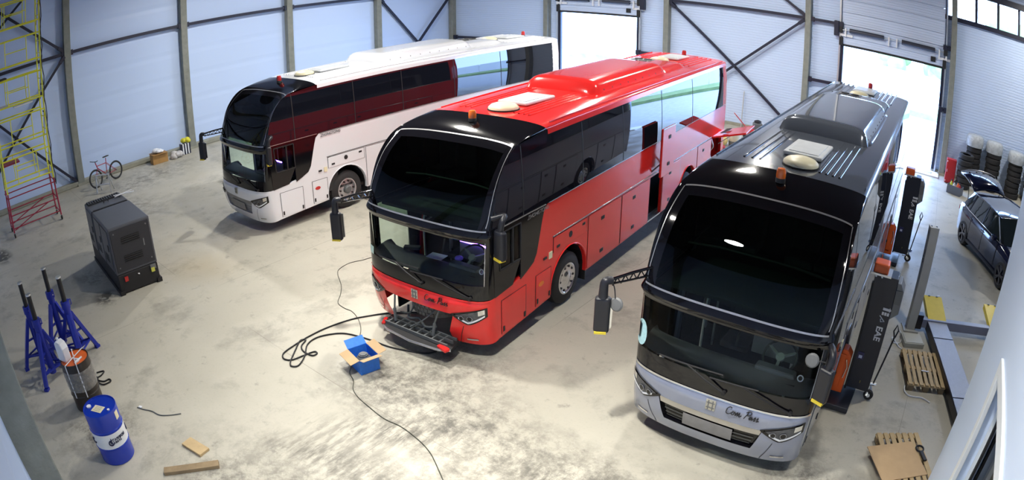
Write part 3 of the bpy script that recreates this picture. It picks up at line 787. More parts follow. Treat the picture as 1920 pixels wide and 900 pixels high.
        sk += [(8.19, .46)] + arch(RW, .54, .635, PI + .12, -.12) + [(9.47, .48)]
        if red and s > 0: sk += [(10.72, .50), (10.72, 1.58), (11.72, 1.60), (11.72, .56)]
        sk += [(11.88, .56), (11.97, .8), (11.97, belt(12))] + [(v, belt(v)) for v in (9, 6, 4, 1.86)]
        if s > 0: sk += [(1.79, 2.13)] + list(reversed(sweep[:-1]))
        else: sk += list(reversed(lowp[:-1]))
        MB().prism(sk, 'x', s * 1.20, s * 1.266).build('side_skirt', body, R)
        # mouldings
        mo = MB().tube([(s * 1.268, v, 1.525 + .008 * (v - 2)) for v in (2.06, 4, 7, 10.7)], .011, 6).build('skirt_moulding', spec['mould'], R, smooth=60)
        MB().tube([(s * 1.27, v, belt(v)) for v in (1.9, 4, 7, 9, 11.9)], .010, 6).build('belt_moulding', spec['mould'], R, smooth=60)
        MB().tube([(s * 1.268, p[0], p[1]) for p in arch(FW, .52, .65, PI + .1, -.1, 18)], .014, 6).build('arch_lip', body, R, smooth=60)
        MB().tube([(s * 1.268, p[0], p[1]) for p in arch(RW, .54, .65, PI + .1, -.1, 18)], .014, 6).build('arch_lip', body, R, smooth=60)
        # flaps and luggage doors, proud of the skirt with open joints
        doors = [(.56, 1.25, .36, .97, 'lower_flap'), (1.54, 2.02, .42, 1.0, 'lower_flap')] if s > 0 else [(.56, 1.40, .36, .58, 'lower_flap'), (1.6, 2.02, .42, 1.0, 'lower_flap')]
        doors += [(2.08, 3.28, 1.22, 1.50, 'filler_panel'), (3.33, 4.74, .44, 1.50, 'luggage_door'), (4.77, 6.21, .45, 1.50, 'luggage_door')]
        if not (red and s > 0): doors += [(6.25, 6.96, .46, 1.52, 'luggage_door')]
        doors += [(7.0, 8.17, .48, 1.53, 'luggage_door'), (9.50, 10.70, .52, 1.56, 'luggage_door')]
        if not (red and s > 0): doors += [(10.74, 11.74, .54, 1.58, 'engine_flap')]
        for (a, b_, c, d, n_) in doors:
            dd = MB().box((s * 1.269, (a + b_) / 2, (c + d) / 2), (.012, b_ - a - .02, d - c - .01)).build(n_, body, R, bevel=.004)
            gj = MB()
            for i, (p, q) in enumerate((((a, c), (a, d)), ((b_, c), (b_, d)), ((a, d), (b_, d)))): gj.bar((s * 1.267, p[0], p[1]), (s * 1.267, q[0], q[1]), .008)
            gj.build('door_gap', M_BLACK, dd)
            if n_ in ('luggage_door',):
                for hz in (c + .18, d - .20):
                    hd = MB().box((s * 1.276, (a + b_) / 2 - .12, hz), (.012, .14, .075)).build('door_handle', M_BLACK, dd, bevel=.01)
            elif n_ == 'filler_panel':
                MB().cyl((s * 1.27, 2.66, 1.38), (s * 1.28, 2.66, 1.38), .06, n=14).build('round_lock', M_BLACK, dd)
                for q in (2.24, 3.14): MB().box((s * 1.276, q, 1.30 if q < 2.5 else 1.42), (.01, .10, .045)).build('side_marker', M_BLACK, dd)
            elif n_ == 'lower_flap':
                for q in (a + .05, b_ - .05): MB().box((s * 1.277, q, c + .09), (.014, .04, .09)).build('hinge', M_BLACK, dd)
        if s > 0:
            MB().box((1.274, 1.99, 1.22), (.012, .10, .12)).build('fuel_sticker', M_CREAM, R)
            MB().box((1.274, 1.82, 1.22), (.012, .10, .04)).build('fuel_mark', M_BLACK, R)
            MB().lathe([(.055, 0), (.055, .006), (.001, .008)], 16, basis((1.275, 1.70, .80), (0, 1.5, 0), (0, 0, .8), (1, 0, 0))).build('oval_badge', spec['badge'], R)
            text_mesh('maker_lettering', 'ZHONGTONG', .095, spec.get('ink', M_TRIM), R, basis((1.28, spec.get('inkv', 1.58), 2.115), (0, 1, .02), (0, 0, 1), (1, 0, 0)), shear=.25)
        # wheels and wells
        make_wheel(R, s * 1.23, FW, s, spec['cover']); make_wheel(R, s * 1.23, RW, s, spec['cover'])
        for v in (FW, RW):
            MB().grid([[Vector((u, v + .63 * math.cos(q), .52 + .63 * math.sin(q))) for q in [PI * 1.05 - PI * 1.1 * k / 10 for k in range(11)]] for u in (s * .7, s * 1.2)]).build('wheel_well', M_BLACK, R)
        MB().box((s * 1.12, FW + .66, .36), (.26, .02, .30)).build('mud_flap', M_BLACK, R)
    # ---------------- rear
    bk = MB()
    bk.grid([[Vector((u, 12.0 + .05 * (1 - (u / 1.25) ** 2), w)) for u in (-1.25, -.8, 0, .8, 1.25)] for w in (.5, 1.2, 2.0, 2.6)])
    bk.grid([[Vector((u * (1 if k < 2 else .96), 12.0 + .05 * (1 - (u / 1.25) ** 2), w)) for u in (-1.24, -.8, 0, .8, 1.24)] for k, w in enumerate((2.6, 3.1, 3.5))])
    bk.build('rear_panel', body, R, smooth=40)
    MB().box((0, 12.06, 2.75), (1.9, .02, .8)).build('rear_window', M_BGLASS, R)
    for s in (-1, 1): MB().box((s * 1.08, 12.04, 1.2), (.16, .06, .7)).build('tail_lamp', M_REDL, R, bevel=.02)
    # ---------------- cab interior
    MB().box((0, 6.2, .50), (2.3, 10.6, .08)).build('underframe', M_BLACK, R)
    MB().box((0, 1.7, .62), (2.4, 2.3, .06)).build('cab_floor', M_INT, R)
    MB().box((0, 2.40, 1.35), (2.36, .06, 1.5)).build('cab_bulkhead', M_INT, R)
    for s in (-1, 1): MB().box((s * 1.185, 1.90 if s > 0 else 1.98, 1.35), (.02, .95 if s > 0 else .80, 1.5)).build('cab_lining', M_INT, R)
    MB().box((0, 2.05, 2.10), (2.42, 3.0, .05)).build('upper_deck_floor', M_INT, R)
    sh = MB().box((0, 6.6, 1.65), (2.36, 8.4, .04)); sh.build('saloon_floor', M_INT, R)
    MB().box((.0, 7.4, 1.05), (.04, 8.2, 1.1)).build('bay_divider', M_INT, R)
    # dashboard
    dsh = []
    for i in range(9):
        v_t = i / 8
        dsh.append([Vector((1.21 * a, c0, w)) for a in asin_samples(-1, 1, 20) for c0, w in [((nose(4.0, a).y + .03 + v_t * (.62 - .18 * gsup(a))), 1.33 + .06 * math.sin(v_t * PI) - .22 * max(0, v_t - .75) * 2)]])
    da = MB().grid(dsh).build('dashboard', M_DASH, R, smooth=50)
    for x0, x1 in ((-.8, -.15), (-.1, .5), (.6, .95)):
        MB().box(((x0 + x1) / 2, .30 + .05 * abs(x0), 1.375), (x1 - x0, .05, .012)).build('air_vent', M_BLACK, da)
    ins = MB().box((.62, .50, 1.40), (.56, .16, .08)).build('instrument_cluster', M_DASH, da, bevel=.03)
    MB().lathe([(.045, 0), (.045, .008), (.03, .008), (.03, .0)], 18, basis((.98, .33 + .12, 1.43), (1, 0, 0), (0, .3, .95), (0, -.95, .3)), cap=False).build('ring_sticker', M_WHITE, da)
    # steering wheel
    Mw = basis((.60, .70, 1.49), (1, 0, 0), (0, .80, .60), (0, -.60, .80))
    sw = MB().tube([Mw @ Vector((.23 * math.cos(2 * PI * k / 24), .23 * math.sin(2 * PI * k / 24), 0)) for k in range(24)], .018, 7, True).build('steering_wheel', M_BLACK, R, smooth=60)
    sp = MB()
    for q in (PI / 2 * 3, PI / 6, PI * 5 / 6): sp.bar(Mw @ Vector((0, 0, -.02)), Mw @ Vector((.22 * math.cos(q), .22 * math.sin(q), 0)), .04, .02)
    sp.cyl(Mw @ Vector((0, 0, -.05)), Mw @ Vector((0, 0, .0)), .06, n=12); sp.build('spokes', M_GRAYP, sw)
    MB().cyl((.60, .72, 1.46), (.60, .58, 1.2), .03, n=8).build('steering_column', M_BLACK, sw)
    MB().box((.44, 1.02, 1.40), (.66, .03, .30)).build('driver_screen', M_GRAYP, R, bevel=.01)
    MB().cyl((.72, 1.04, .65), (.72, 1.04, 1.3), .02, n=8).build('driver_screen_post', M_GALV, R)
    # driver seat
    st = MB().box((.62, 1.55, 1.05), (.50, .50, .14)).build('driver_seat', M_SEAT, R, bevel=.04)
    MB().box((.62, 1.82, 1.40), (.48, .13, .66)).build('seat_back', M_SEAT, st, bevel=.05)
    MB().box((.62, 1.85, 1.80), (.28, .10, .18)).build('headrest', M_SEAT, st, bevel=.04)
    MB().cyl((.62, 1.55, .65), (.62, 1.55, 1.0), .09, n=10).build('seat_post', M_BLACK, st)
    # guide seat, grab rails, locker
    gs = MB().box((-.25, 1.55, 1.02), (.44, .42, .10)).build('guide_seat', M_SEAT, R, bevel=.03)
    MB().box((-.25, 1.78, 1.32), (.42, .09, .52)).build('seat_back', M_SEAT, gs, bevel=.03)
    gr_ = MB()
    gr_.tube(spline([(-.62, .95, .7), (-.62, .95, 1.75), (-.60, 1.0, 1.85)]), .018, 7); gr_.tube(spline([(-.62, .95, 1.72), (-.75, 1.25, 1.70), (-.72, 1.75, 1.75)]), .018, 7)
    gr_.tube([(-.72, 1.75, .7), (-.72, 1.75, 2.05)], .018, 7); gr_.tube([(-.98, 2.1, .7), (-.98, 2.1, 2.05)], .018, 7)
    gr_.build('grab_rail', M_GALV, R, smooth=60)
    MB().box((-.30, 2.2, 1.55), (.30, .18, .9)).build('cab_locker', M_GRAYP, R, bevel=.02)
    MB().box((.62, 2.30, 1.85), (.85, .02, .22)).build('cab_shelf', M_GRAYP, R)
    MB().tube([(-.05, .75, 1.4), (-.05, .8, 1.56), (-.02, .78, 1.64)], .016, 6).build('microphone', M_BLACK, R, smooth=60)
    # upper deck: first row of seats behind the screen
    for u in (-.86, -.42, .42, .86):
        q = MB().box((u, 1.75, 2.42), (.42, .40, .12)).build('passenger_seat', M_SEAT, R, bevel=.03)
        MB().box((u, 1.98, 2.72), (.42, .12, .62)).build('seat_back', M_SEAT, q, bevel=.04)
    MB().tube([(-1.0, .98, 2.55), (-.5, .92, 2.62), (.5, .92, 2.62), (1.0, .98, 2.55)], .016, 6).build('front_guard_rail', M_INT, R, smooth=60)
    MB().box((0, 2.25, 2.75), (2.3, .03, 1.25)).build('saloon_curtain', M_INT, R)
    # ---------------- wipers
    for a0, a1, tb, te in ((.10, -.55, 3.55, 4.12), (.80, .02, 3.3, 4.02)):
        p0 = nose(tb, a0, .03); p1 = nose(te, (a0 * .35 + a1 * .65), .055)
        wi = MB().tube([p0, (p0 + p1) / 2 + Vector((0, -.03, .01)), p1], .012, 6).build('wiper', M_BLACK, R, smooth=60)
        MB().tube([nose(te - .03 + .05 * k / 6, a1 - .1 + (a0 * .55 - a1 + .1) * k / 6, .03) for k in range(7)], .013, 5).build('wiper_blade', M_BLACK, wi, smooth=60)
        MB().cyl(p0 + Vector((0, .03, 0)), p0 - Vector((0, .02, 0)), .028, n=10).build('wiper_pivot', M_BLACK, wi)
    # ---------------- emblem and script
    c = nose(2.2, 0, .012)
    eb = MB().box((0, c.y, c.z - .02), (.135, .012, .16)).build('emblem', mat('emblem_silver', (0.55, 0.54, 0.48), 0.3, metal=0.7, var=0.3, scale=40), R, bevel=.012)
    em = MB()
    for k in (-1, 1):
        em.bar((k * .03, c.y - .008, c.z - .09), (k * .03, c.y - .008, c.z + .05), .012)
        em.bar((-.055, c.y - .008, c.z - .02 + k * .035), (.055, c.y - .008, c.z - .02 + k * .035), .012)
    em.build('emblem_relief', M_GRAYP, eb)
    if spec['script']:
        c = nose(2.15, .36, .012); n = (nose(2.15, .36, .1) - nose(2.15, .36)).normalized(); x = Vector((n.y * -1, n.x, 0)).normalized()
        if x.x < 0: x = -x
        y = n.cross(x)
        Ms = basis(c, x, y, n)
        strokes = [[(-.17, .045), (-.20, .055), (-.225, .02), (-.215, -.03), (-.18, -.04), (-.155, -.02)], [(-.155, -.02), (-.135, .01), (-.15, -.02), (-.135, -.04), (-.115, -.02), (-.125, .005), (-.10, -.005)],
                   [(-.10, -.005), (-.095, -.04), (-.08, .01), (-.07, -.04), (-.055, .01), (-.045, -.04), (-.02, -.02)], [(.02, -.045), (.045, .06), (.02, .04), (.05, .065), (.085, .05), (.075, .015), (.04, .005)],
                   [(.10, .005), (.08, -.02), (.095, -.04), (.115, -.005), (.115, -.04), (.135, -.02)], [(.135, -.02), (.15, .01), (.155, -.02), (.145, -.04), (.165, -.03)], [(.17, -.02), (.185, .01), (.19, -.02), (.18, -.04), (.21, -.025)]]
        sc_ = MB()
        for k_ in strokes: sc_.tube(spline([Ms @ Vector((px_ * 1.05 + .25 * py_, py_ * 1.05, .002)) for px_, py_ in k_], 5), .0065, 5)
        sc_.build('script_lettering', M_BLACK, R)
    # ---------------- mirrors
    ml = thing('mirror_arm', (0, 0, 0)); ml.parent = R; del_keys = None
    a0, a1 = Vector((-1.19, .32, 2.33)), Vector((-1.50, -.13, 2.26))
    ar = MB(); up = Vector((0, 0, .055))
    ar.tube([a0 + up, (a0 + a1) / 2 + up * 1.1, a1 + up * .9], .020, 7); ar.tube([a0 - up * .9, (a0 + a1) / 2 - up * .6, a1 - up * .2], .014, 6)
    for k in range(5):
        f = .08 + k * .2; f2 = f + .1
        ar.tube([a0.lerp(a1, f) + up, a0.lerp(a1, f2) - up * .7], .009, 5); ar.tube([a0.lerp(a1, f2) - up * .7, a0.lerp(a1, min(f2 + .1, 1)) + up], .009, 5)
    COL.objects.unlink(ml); bpy.data.objects.remove(ml)
    ml = ar.build('mirror_arm', M_GBLK, R, smooth=60)
    MB().tube(spline([a1 + up * .6, a1 + Vector((-.055, -.075, .03)), a1 + Vector((-.065, -.085, -.10)), a1 + Vector((-.065, -.085, -.18))]), [.05 + .012 * (k / 24) for k in range(25)], 10).build('mirror_elbow', M_MIRR, ml, smooth=60)
    hc = a1 + Vector((-.065, -.085, -.42))
    MB().box(hc, (.20, .11, .50), rz=.5).build('mirror_head', M_MIRR, ml, bevel=.04, seg=3)
    MB().box(hc + Vector((.02, .06, 0)), (.16, .01, .42), rz=.5).build('mirror_glass', M_CHROME, ml)
    MB().box(hc + Vector((0, -.02, -.235)), (.15, .10, .03), rz=.5).build('reflector_strip', mat('yellow_reflector', (0.75, 0.6, 0.05), 0.4), ml)
    if spec.get('round_mirror'):
        rm = MB().lathe([(.085, -.02), (.09, 0), (.07, .02), (.001, .025)], 16, basis(a1 + Vector((.09, -.02, -.26)), (1, 0, 0), (0, .2, 1), (0, -1, .2))).build('round_mirror', M_GRAYP, ml, smooth=40)
        MB().tube(spline([a1 + Vector((.0, 0, .02)), a1 + Vector((.05, -.02, -.06)), a1 + Vector((.07, -.02, -.2))], 5), .008, 5).build('round_mirror_stalk', M_BLACK, ml)
    mu, mv, mw = spec['rmirror']
    mr = MB().tube(spline([(1.24, .36, mw + .38), (mu - .02, mv + .12, mw + .42), (mu + .02, mv + .02, mw + .36), (mu, mv, mw + .2)]), .045, 9).build('mirror_arm', M_MIRR, R, smooth=60)
    MB().box((mu, mv, mw), (.21, .12, .46), rz=-.35).build('mirror_head', M_MIRR, mr, bevel=.04, seg=3)
    MB().box((mu - .01, mv + .066, mw), (.17, .01, .38), rz=-.35).build('mirror_glass', M_CHROME, mr)
    MB().box((mu, mv - .02, mw - .215), (.16, .11, .035), rz=-.35).build('reflector_strip', MATS['yellow_reflector'], mr)
    if spec.get('round_mirror'):
        MB().lathe([(.085, -.02), (.09, 0), (.07, .02), (.001, .025)], 16, basis((mu - .22, mv + .02, mw + .26), (1, 0, 0), (0, .2, 1), (0, -1, .2))).build('round_mirror', M_GRAYP, mr, smooth=40)
        MB().tube([(mu - .22, mv + .03, mw + .26), (mu - .05, mv + .03, mw + .28)], .010, 5).build('round_mirror_stalk', M_BLACK, mr)
    # ---------------- lit violet strip
    if spec.get('led'):
        MB().bar((.13, 1.00, 1.565), (.75, 1.00, 1.565), .024).build('violet_strip_light', M_LED, R)
    return R

M_WBODY = mat('white_paint', (0.78, 0.80, 0.85), 0.18, coat=0.5, var=0.01, spec=0.4)
M_RBODY = mat('red_paint', (0.82, 0.03, 0.028), 0.16, coat=0.4, var=0.02, spec=0.4)
M_GBODY = mat('grey_blue_paint', (0.29, 0.32, 0.42), 0.22, metal=0.35, coat=0.6, var=0.02)
M_GROOF = mat('grey_roof_paint', (0.10, 0.115, 0.145), 0.16, metal=0.3, coat=0.8, var=0.05)
bus_w = make_bus(dict(name='w', loc=(-14.61, 7.53, 0), h=0.0283, label='white coach bus with glossy black nose, farthest left', body=M_WBODY, lip=M_WBODY, gtrim=M_PLATE, mould=M_DASH,
                      beacon=M_REDL, badge=M_REDL, ink=M_BLACK, inkv=2.22, cover=False, grille=mat('grille_grey', (0.36, 0.36, 0.38), 0.5, var=0.2, scale=3), script=False, rmirror=(1.38, .30, 2.0), led=True))
bus_r = make_bus(dict(name='r', loc=(-6.99, 6.52, 0), h=-0.0571, label='red coach bus in the middle with its grille open', body=M_RBODY, lip=M_RBODY, gtrim=M_PLATE, mould=M_TRIM,
                      beacon=M_ORANGE, badge=M_ORANGE, cover=True, script=True, rmirror=(1.40, .36, 2.0), led=True, open=True))
bus_g = make_bus(dict(name='g', loc=(-1.95, 6.546, 0), h=0.0025, label='grey-blue coach bus between the mobile column lifts, nearest the camera', body=M_GBODY, roof=M_GROOF, lip=M_CHROME, gtrim=mat('satin_silver', (0.55, 0.53, 0.50), 0.3, metal=0.8), mould=M_DASH,
                      beacon=M_ORANGE, badge=M_WHITE, cover=True, script=True, rmirror=(1.34, .06, 1.68), round_mirror=True))
# ================================================================ OPEN PANELS OF THE RED BUS
def red_bus_extras():
    R = bus_r
    # spare tyre in the open mouth
    dusty = mat('dusty_tyre', (0.16, 0.15, 0.13), 0.85, var=0.3, scale=25)
    T = Matrix.Translation((0.05, .55, .66))
    sp = MB().lathe([(.26, -.15), (.42, -.15), (.48, -.11), (.49, 0), (.48, .11), (.42, .15), (.26, .15)], 40, T, cap=False).build('spare_tyre', dusty, R, smooth=40)
    tr = MB()
    for k in range(40):
        a = 2 * PI * k / 40
        for zz_ in (-.075, 0, .075):
            tr.box((.05 + .49 * math.cos(a + (.06 if zz_ else 0)), .55 + .49 * math.sin(a + (.06 if zz_ else 0)), .66 + zz_), (.022, .05, .055), a)
    tr.build('tread_blocks', dusty, sp)
    # recess behind the mouth
    rc = MB(); rc.box((0, 1.12, .62), (1.5, .03, .6)); rc.box((-.78, .75, .62), (.03, .8, .6)); rc.box((.78, .75, .62), (.03, .8, .6)); rc.box((0, .7, .92), (1.5, .9, .03))
    rc.build('spare_wheel_bay', M_BLACK, R)
    # lowered flap: inner face up
    fl = [Vector((-.70, .10, .31)), Vector((.76, .10, .29)), Vector((.80, -.15, .27)), (.62, -.24, .265), (0.05, -.30, .265), (-.5, -.26, .275), Vector((-.68, -.18, .29))]
    b = MB(); n = len(fl); b.add([tuple(p) for p in fl] + [(p[0], p[1], p[2] - .05) for p in fl], [tuple(range(n)), tuple(range(2 * n - 1, n - 1, -1))] + [(i, n + i, n + (i + 1) % n, (i + 1) % n) for i in range(n)])
    f = b.build('grille_flap', M_BLACK, R)
    ri = MB()
    for k in range(8): ri.box((-.56 + .16 * k, -.05, .31), (.03, .24, .05))
    for v in (-.16, -.02, .08): ri.box((.05, v, .31), (1.36, .025, .055))
    ri.build('flap_ribs', M_DASH, f)
    ed = MB().tube([(p[0], p[1] - .01, p[2] - .02) for p in fl[2:]], .02, 6).build('flap_edge', M_TRIM, f, smooth=60)
    MB().box((.68, -.20, .275), (.22, .10, .06), -.25).build('flap_corner', M_RBODY, f, bevel=.015)
    MB().box((-.66, -.14, .30), (.06, .20, .03), .5).build('flap_corner', M_REDL, f)
    for u0, u1 in ((-.50, -.56), (.50, .42)):
        g = MB().cyl((u0, .02, .92), (u1 * .9, -.03, .55), .016, n=8); g.cyl((u1 * .9, -.03, .55), (u1 * .85, -.06, .33), .026, n=8)
        g.build('gas_strut', M_DASH, R, smooth=40)
    hs = MB().tube(spline([(-.45, .25, .5), (-.3, .10, .38), (-.1, .12, .42), (.1, .05, .36), (.3, .10, .4)]), .022, 7)
    hs.tube(spline([(-.4, .2, .8), (-.2, .12, .7), (-.25, .08, .5), (-.5, .1, .42)]), .015, 6); hs.tube(spline([(.35, .1, .75), (.1, .0, .5), (-.1, -.1, .36)]), .012, 6)
    hs.build('loose_hoses', M_DASH, R, smooth=60)
    # luggage door swung out and up
    d = MB().box((1.50, 6.60, 2.10), (.05, .78, 1.10)).build('raised_luggage_door', M_RBODY, R, bevel=.012)
    MB().box((1.472, 6.60, 2.10), (.012, .74, 1.06)).build('door_lining', M_INT, d)
    MB().box((1.528, 6.60, 2.653), (.012, .78, .02)).build('door_edge', M_TRIM, d)
    for w in (1.80, 2.42): MB().box((1.528, 6.62, w), (.014, .14, .08)).build('door_handle', M_BLACK, d, bevel=.01)
    for v in (6.30, 6.92): MB().bar((1.10, v, 1.46), (1.47, v, 1.85), .03, .03).build('hinge_arm', M_DASH, d)
    MB().box((1.22, 6.61, .46), (.10, .74, .03)).build('bay_sill', M_GALV, R)
    # engine flap lifted like a gull wing
    e = MB(); P = [(1.27, 10.72, 1.60), (1.27, 11.72, 1.62), (2.26, 11.80, 1.92), (2.30, 10.66, 1.90)]
    e.add(P + [(p[0], p[1], p[2] - .05) for p in P], [(0, 1, 2, 3), (7, 6, 5, 4), (0, 4, 5, 1), (1, 5, 6, 2), (2, 6, 7, 3), (3, 7, 4, 0)])
    ef = e.build('raised_engine_flap', M_RBODY, R, bevel=.01)
    for v in (11.0, 11.4): MB().bar((1.55, v - .14, 1.735), (1.55, v + .14, 1.745), .16, .012, upv=(-.3, 0, 1)).build('flap_slot', M_BLACK, ef)
    MB().cyl((1.2, 11.66, 1.2), (1.9, 11.70, 1.76), .014, n=7).build('gas_strut', M_GALV, ef)
    MB().tube(spline([(1.22, 10.85, 1.5), (1.3, 10.8, 1.3), (1.18, 10.9, 1.1), (1.28, 10.85, .8)]), .02, 6).build('engine_hose', M_GALV, R, smooth=60)
    # paper and tools on the dashboard
    MB().box((.02, .52, 1.425), (.30, .20, .006), .1).build('paper_sheet', M_WHITE, R)
    MB().ball((.40, .62, 1.45), .07, 8, .6).build('violet_bottle', mat('violet_plastic', (0.12, 0.06, 0.6), 0.3), R, smooth=60)
    MB().box((-.55, .55, 1.43), (.28, .10, .05), .5).build('bracket_on_dash', M_BLACK, R)
red_bus_extras()
# stickers on the lower windshields
MB().grid([[nose(4.0 + .22 * j / 3, -.955 + .13 * i / 6, .006) for i in range(7)] for j in range(4)]).build('pale_green_sticker', mat('sticker_green', (0.55, 0.78, 0.72), 0.4, var=0.2, scale=30), bus_r)
MB().grid([[nose(4.02 + .5 * (.5 + .5 * math.sin(q)) * 1, -.93 + .075 * r_ * math.cos(q), .006) for r_ in (0, 1)] for q in [2 * PI * k / 18 for k in range(19)]]).build('round_sticker', mat('sticker_blue', (0.42, 0.68, 0.74), 0.4, var=0.3, scale=25), bus_g)
for dx, dy in ((-.02, 0), (.02, .01), (.0, .02)):
    MB().tube(spline([(.10 + dx, 1.9, 1.75), (.10 + dx * 2, 1.85, 1.68 + dy), (.10 + dx * 3, 1.8, 1.6)], 4), .010, 5).build('lanyard', mat('lime_lanyard', (0.6, 0.65, 0.1), 0.6), bus_g)

# ================================================================ SCAFFOLD TOWER
def scaffold():
    S = thing('scaffold_tower', (-21.38, 2.64, 0), 0.0, 'tall rolling scaffold tower with yellow frames on a red wheeled base', 'scaffold')
    Y_ = mat('yellow_paint', (0.82, 0.80, 0.05), 0.45, var=0.1); R_ = mat('dark_red_paint', (0.33, 0.02, 0.05), 0.45, var=0.15); K_ = mat('dark_tube', (0.10, 0.09, 0.07), 0.5)
    hx, hy = .44, .98
    for sx in (-1, 1):
        for sy in (-1, 1):
            MB().cyl((sx * hx, sy * hy, .16), (sx * hx * .96, sy * hy * .96, 1.42), .030, n=8).build('base_post', R_, S, smooth=40)
            w = MB().lathe([(.03, -.025), (.075, -.025), (.08, 0), (.075, .025), (.03, .025)], 16, basis((sx * hx, sy * hy, .08), (1, 0, 0), (0, 0, 1), (0, 1, 0)), cap=False).build('caster', M_BLACK, S, smooth=40)
            MB().box((sx * hx, sy * hy, .15), (.05, .07, .05)).build('caster_fork', M_GALV, w)
    for sx in (-1, 1):
        for z in (.30, .72, 1.28): MB().cyl((sx * hx, -hy, z), (sx * hx, hy, z), .020, n=7).build('base_rail', R_, S, smooth=40)
        MB().cyl((sx * hx, -hy * .95, .24), (sx * hx, hy * .6, .72), .018, n=7).build('base_brace', R_, S, smooth=40)
    for sy in (-1, 1):
        for z in (.26, .72, 1.30): MB().cyl((-hx, sy * hy, z), (hx, sy * hy, z), .020, n=7).build('base_rail', R_, S, smooth=40)
    z0 = 1.42
    for lv in range(6):
        za = z0 + 1.24 * lv
        for sx in (-1, 1):
            for sy in (-1, 1):
                MB().cyl((sx * hx * .96, sy * hy * .96, za), (sx * hx * .96, sy * hy * .96, za + 1.24), .028, n=7).build('frame_post', Y_, S, smooth=40)
            for z in (za + .20, za + 1.03):
                MB().cyl((sx * hx * .96, -hy * .96, z), (sx * hx * .96, hy * .96, z), .025, n=7).build('frame_rail', Y_, S, smooth=40)
            if sx > 0 or lv % 2 == 0:
                for yy in (-.42, .42): MB().cyl((sx * hx * .96, yy, za + .20), (sx * hx * .96, yy, za + 1.03), .018, n=6).build('frame_bar', Y_, S, smooth=40)
                MB().cyl((sx * hx * .96, -.42, za + .62), (sx * hx * .96, .42, za + .62), .018, n=6).build('frame_bar', Y_, S, smooth=40)
        for sy in (-1, 1):
            for z in (za + .35, za + .75): MB().cyl((-hx * .96, sy * hy * .96, z), (hx * .96, sy * hy * .96, z), .015, n=6).build('end_rung', Y_, S, smooth=40)
            MB().cyl((-hx * .9, sy * hy * .98, za + .05), (hx * .9, sy * hy * .98, za + 1.2), .012, n=6).build('diagonal_tube', K_, S, smooth=40)
    for zz_, y0, y1, m_ in ((2.30, -.95, -.25, R_), (4.02, -.2, .55, M_WHITE), (4.10, -.95, -.35, M_WHITE), (5.0, -.95, -.4, M_INT)):
        MB().box((.0, (y0 + y1) / 2, zz_), (.74, y1 - y0, .05)).build('deck_board', m_, S, bevel=.008)
    for sy, ph in ((1, 0), (1, 2)):
        MB().tube([(.46 - .08 * ph + .025 * math.sin(1.3 * k + ph), sy * .95 + .03 * math.sin(k * 1.9 + ph) + .05, 1.2 + .32 * k) for k in range(20)], .016, 6).build('hanging_cable', M_BLACK, S, smooth=60)
    for z in (3.55, 4.45, 5.95): MB().box((.1, .98, z), (.5, .03, .05)).build('clamp_strap', M_STEEL, S)
scaffold()

# ================================================================ BICYCLE
def bicycle():
    a, b = Vector((-23.26, 5.79, 0)), Vector((-23.65, 6.81, 0))
    rz = math.atan2((b - a).y, (b - a).x)
    B = thing('bicycle', a, rz, 'dark red bicycle leaning by the left wall', 'bicycle')
    B.rotation_euler = (math.radians(-6), 0, rz)
    red = mat('bike_red', (0.32, 0.015, 0.05), 0.35)
    L = (b - a).length
    for x in (0, L):
        w = MB().tube([(x + .315 * math.cos(2 * PI * k / 32), 0, .335 + .315 * math.sin(2 * PI * k / 32)) for k in range(32)], .034, 8, True).build('wheel', M_RUB, B, smooth=60)
        MB().tube([(x + .285 * math.cos(2 * PI * k / 28), 0, .335 + .285 * math.sin(2 * PI * k / 28)) for k in range(28)], .010, 5, True).build('rim', M_DASH, w, smooth=60)
        s = MB()
        for k in range(14): s.cyl((x, 0, .335), (x + .285 * math.cos(2 * PI * k / 14), 0, .335 + .285 * math.sin(2 * PI * k / 14)), .0025, n=4)
        s.build('spokes', M_GALV, w)
        MB().cyl((x, -.06, .335), (x, .06, .335), .025, n=10).build('hub', M_DASH, w)
    head, seat, bb, fr, rr = (.14, .82), (.68, .86), (.60, .32), (0, .335), (L, .335)
    def t(p, q, r=.017, n='frame_tube', m_=red, y=0): MB().cyl((p[0], y, p[1]), (q[0], y, q[1]), r, n=8).build(n, m_, B, smooth=40)
    t((.17, .76), (.66, .74)); t((.18, .68), bb, .02); t(bb, (.685, .92)); t((.12, .90), (.19, .66), .02)
    for y in (-.045, .045): t((.17, .66), fr, .012, 'fork_blade', red, y); t(bb, rr, .010, 'chain_stay', red, y); t((.66, .74), rr, .010, 'seat_stay', red, y)
    MB().tube(spline([(.06, -.28, .98), (.12, -.1, .94), (.12, .1, .94), (.06, .28, .98)], 5), .013, 7).build('handlebar', M_BLACK, B, smooth=60)
    t((.12, .90), (.11, .95), .014, 'stem', M_BLACK)
    MB().prism([(.56, .06), (.82, .085), (.82, -.085), (.56, -.06)], 'z', .95, .99).build('saddle', M_BLACK, B, bevel=.02)
    MB().cyl((.60, -.07, .32), (.60, -.05, .32), .09, n=18).build('chainring', M_DASH, B)
    for s in (-1, 1): MB().bar((.60, s * .08, .32), (.60 + s * .12, s * .08, .22), .02).build('crank_arm', M_DASH, B); MB().box((.60 + s * .12, s * .12, .21), (.09, .07, .025)).build('pedal', M_BLACK, B)
bicycle()

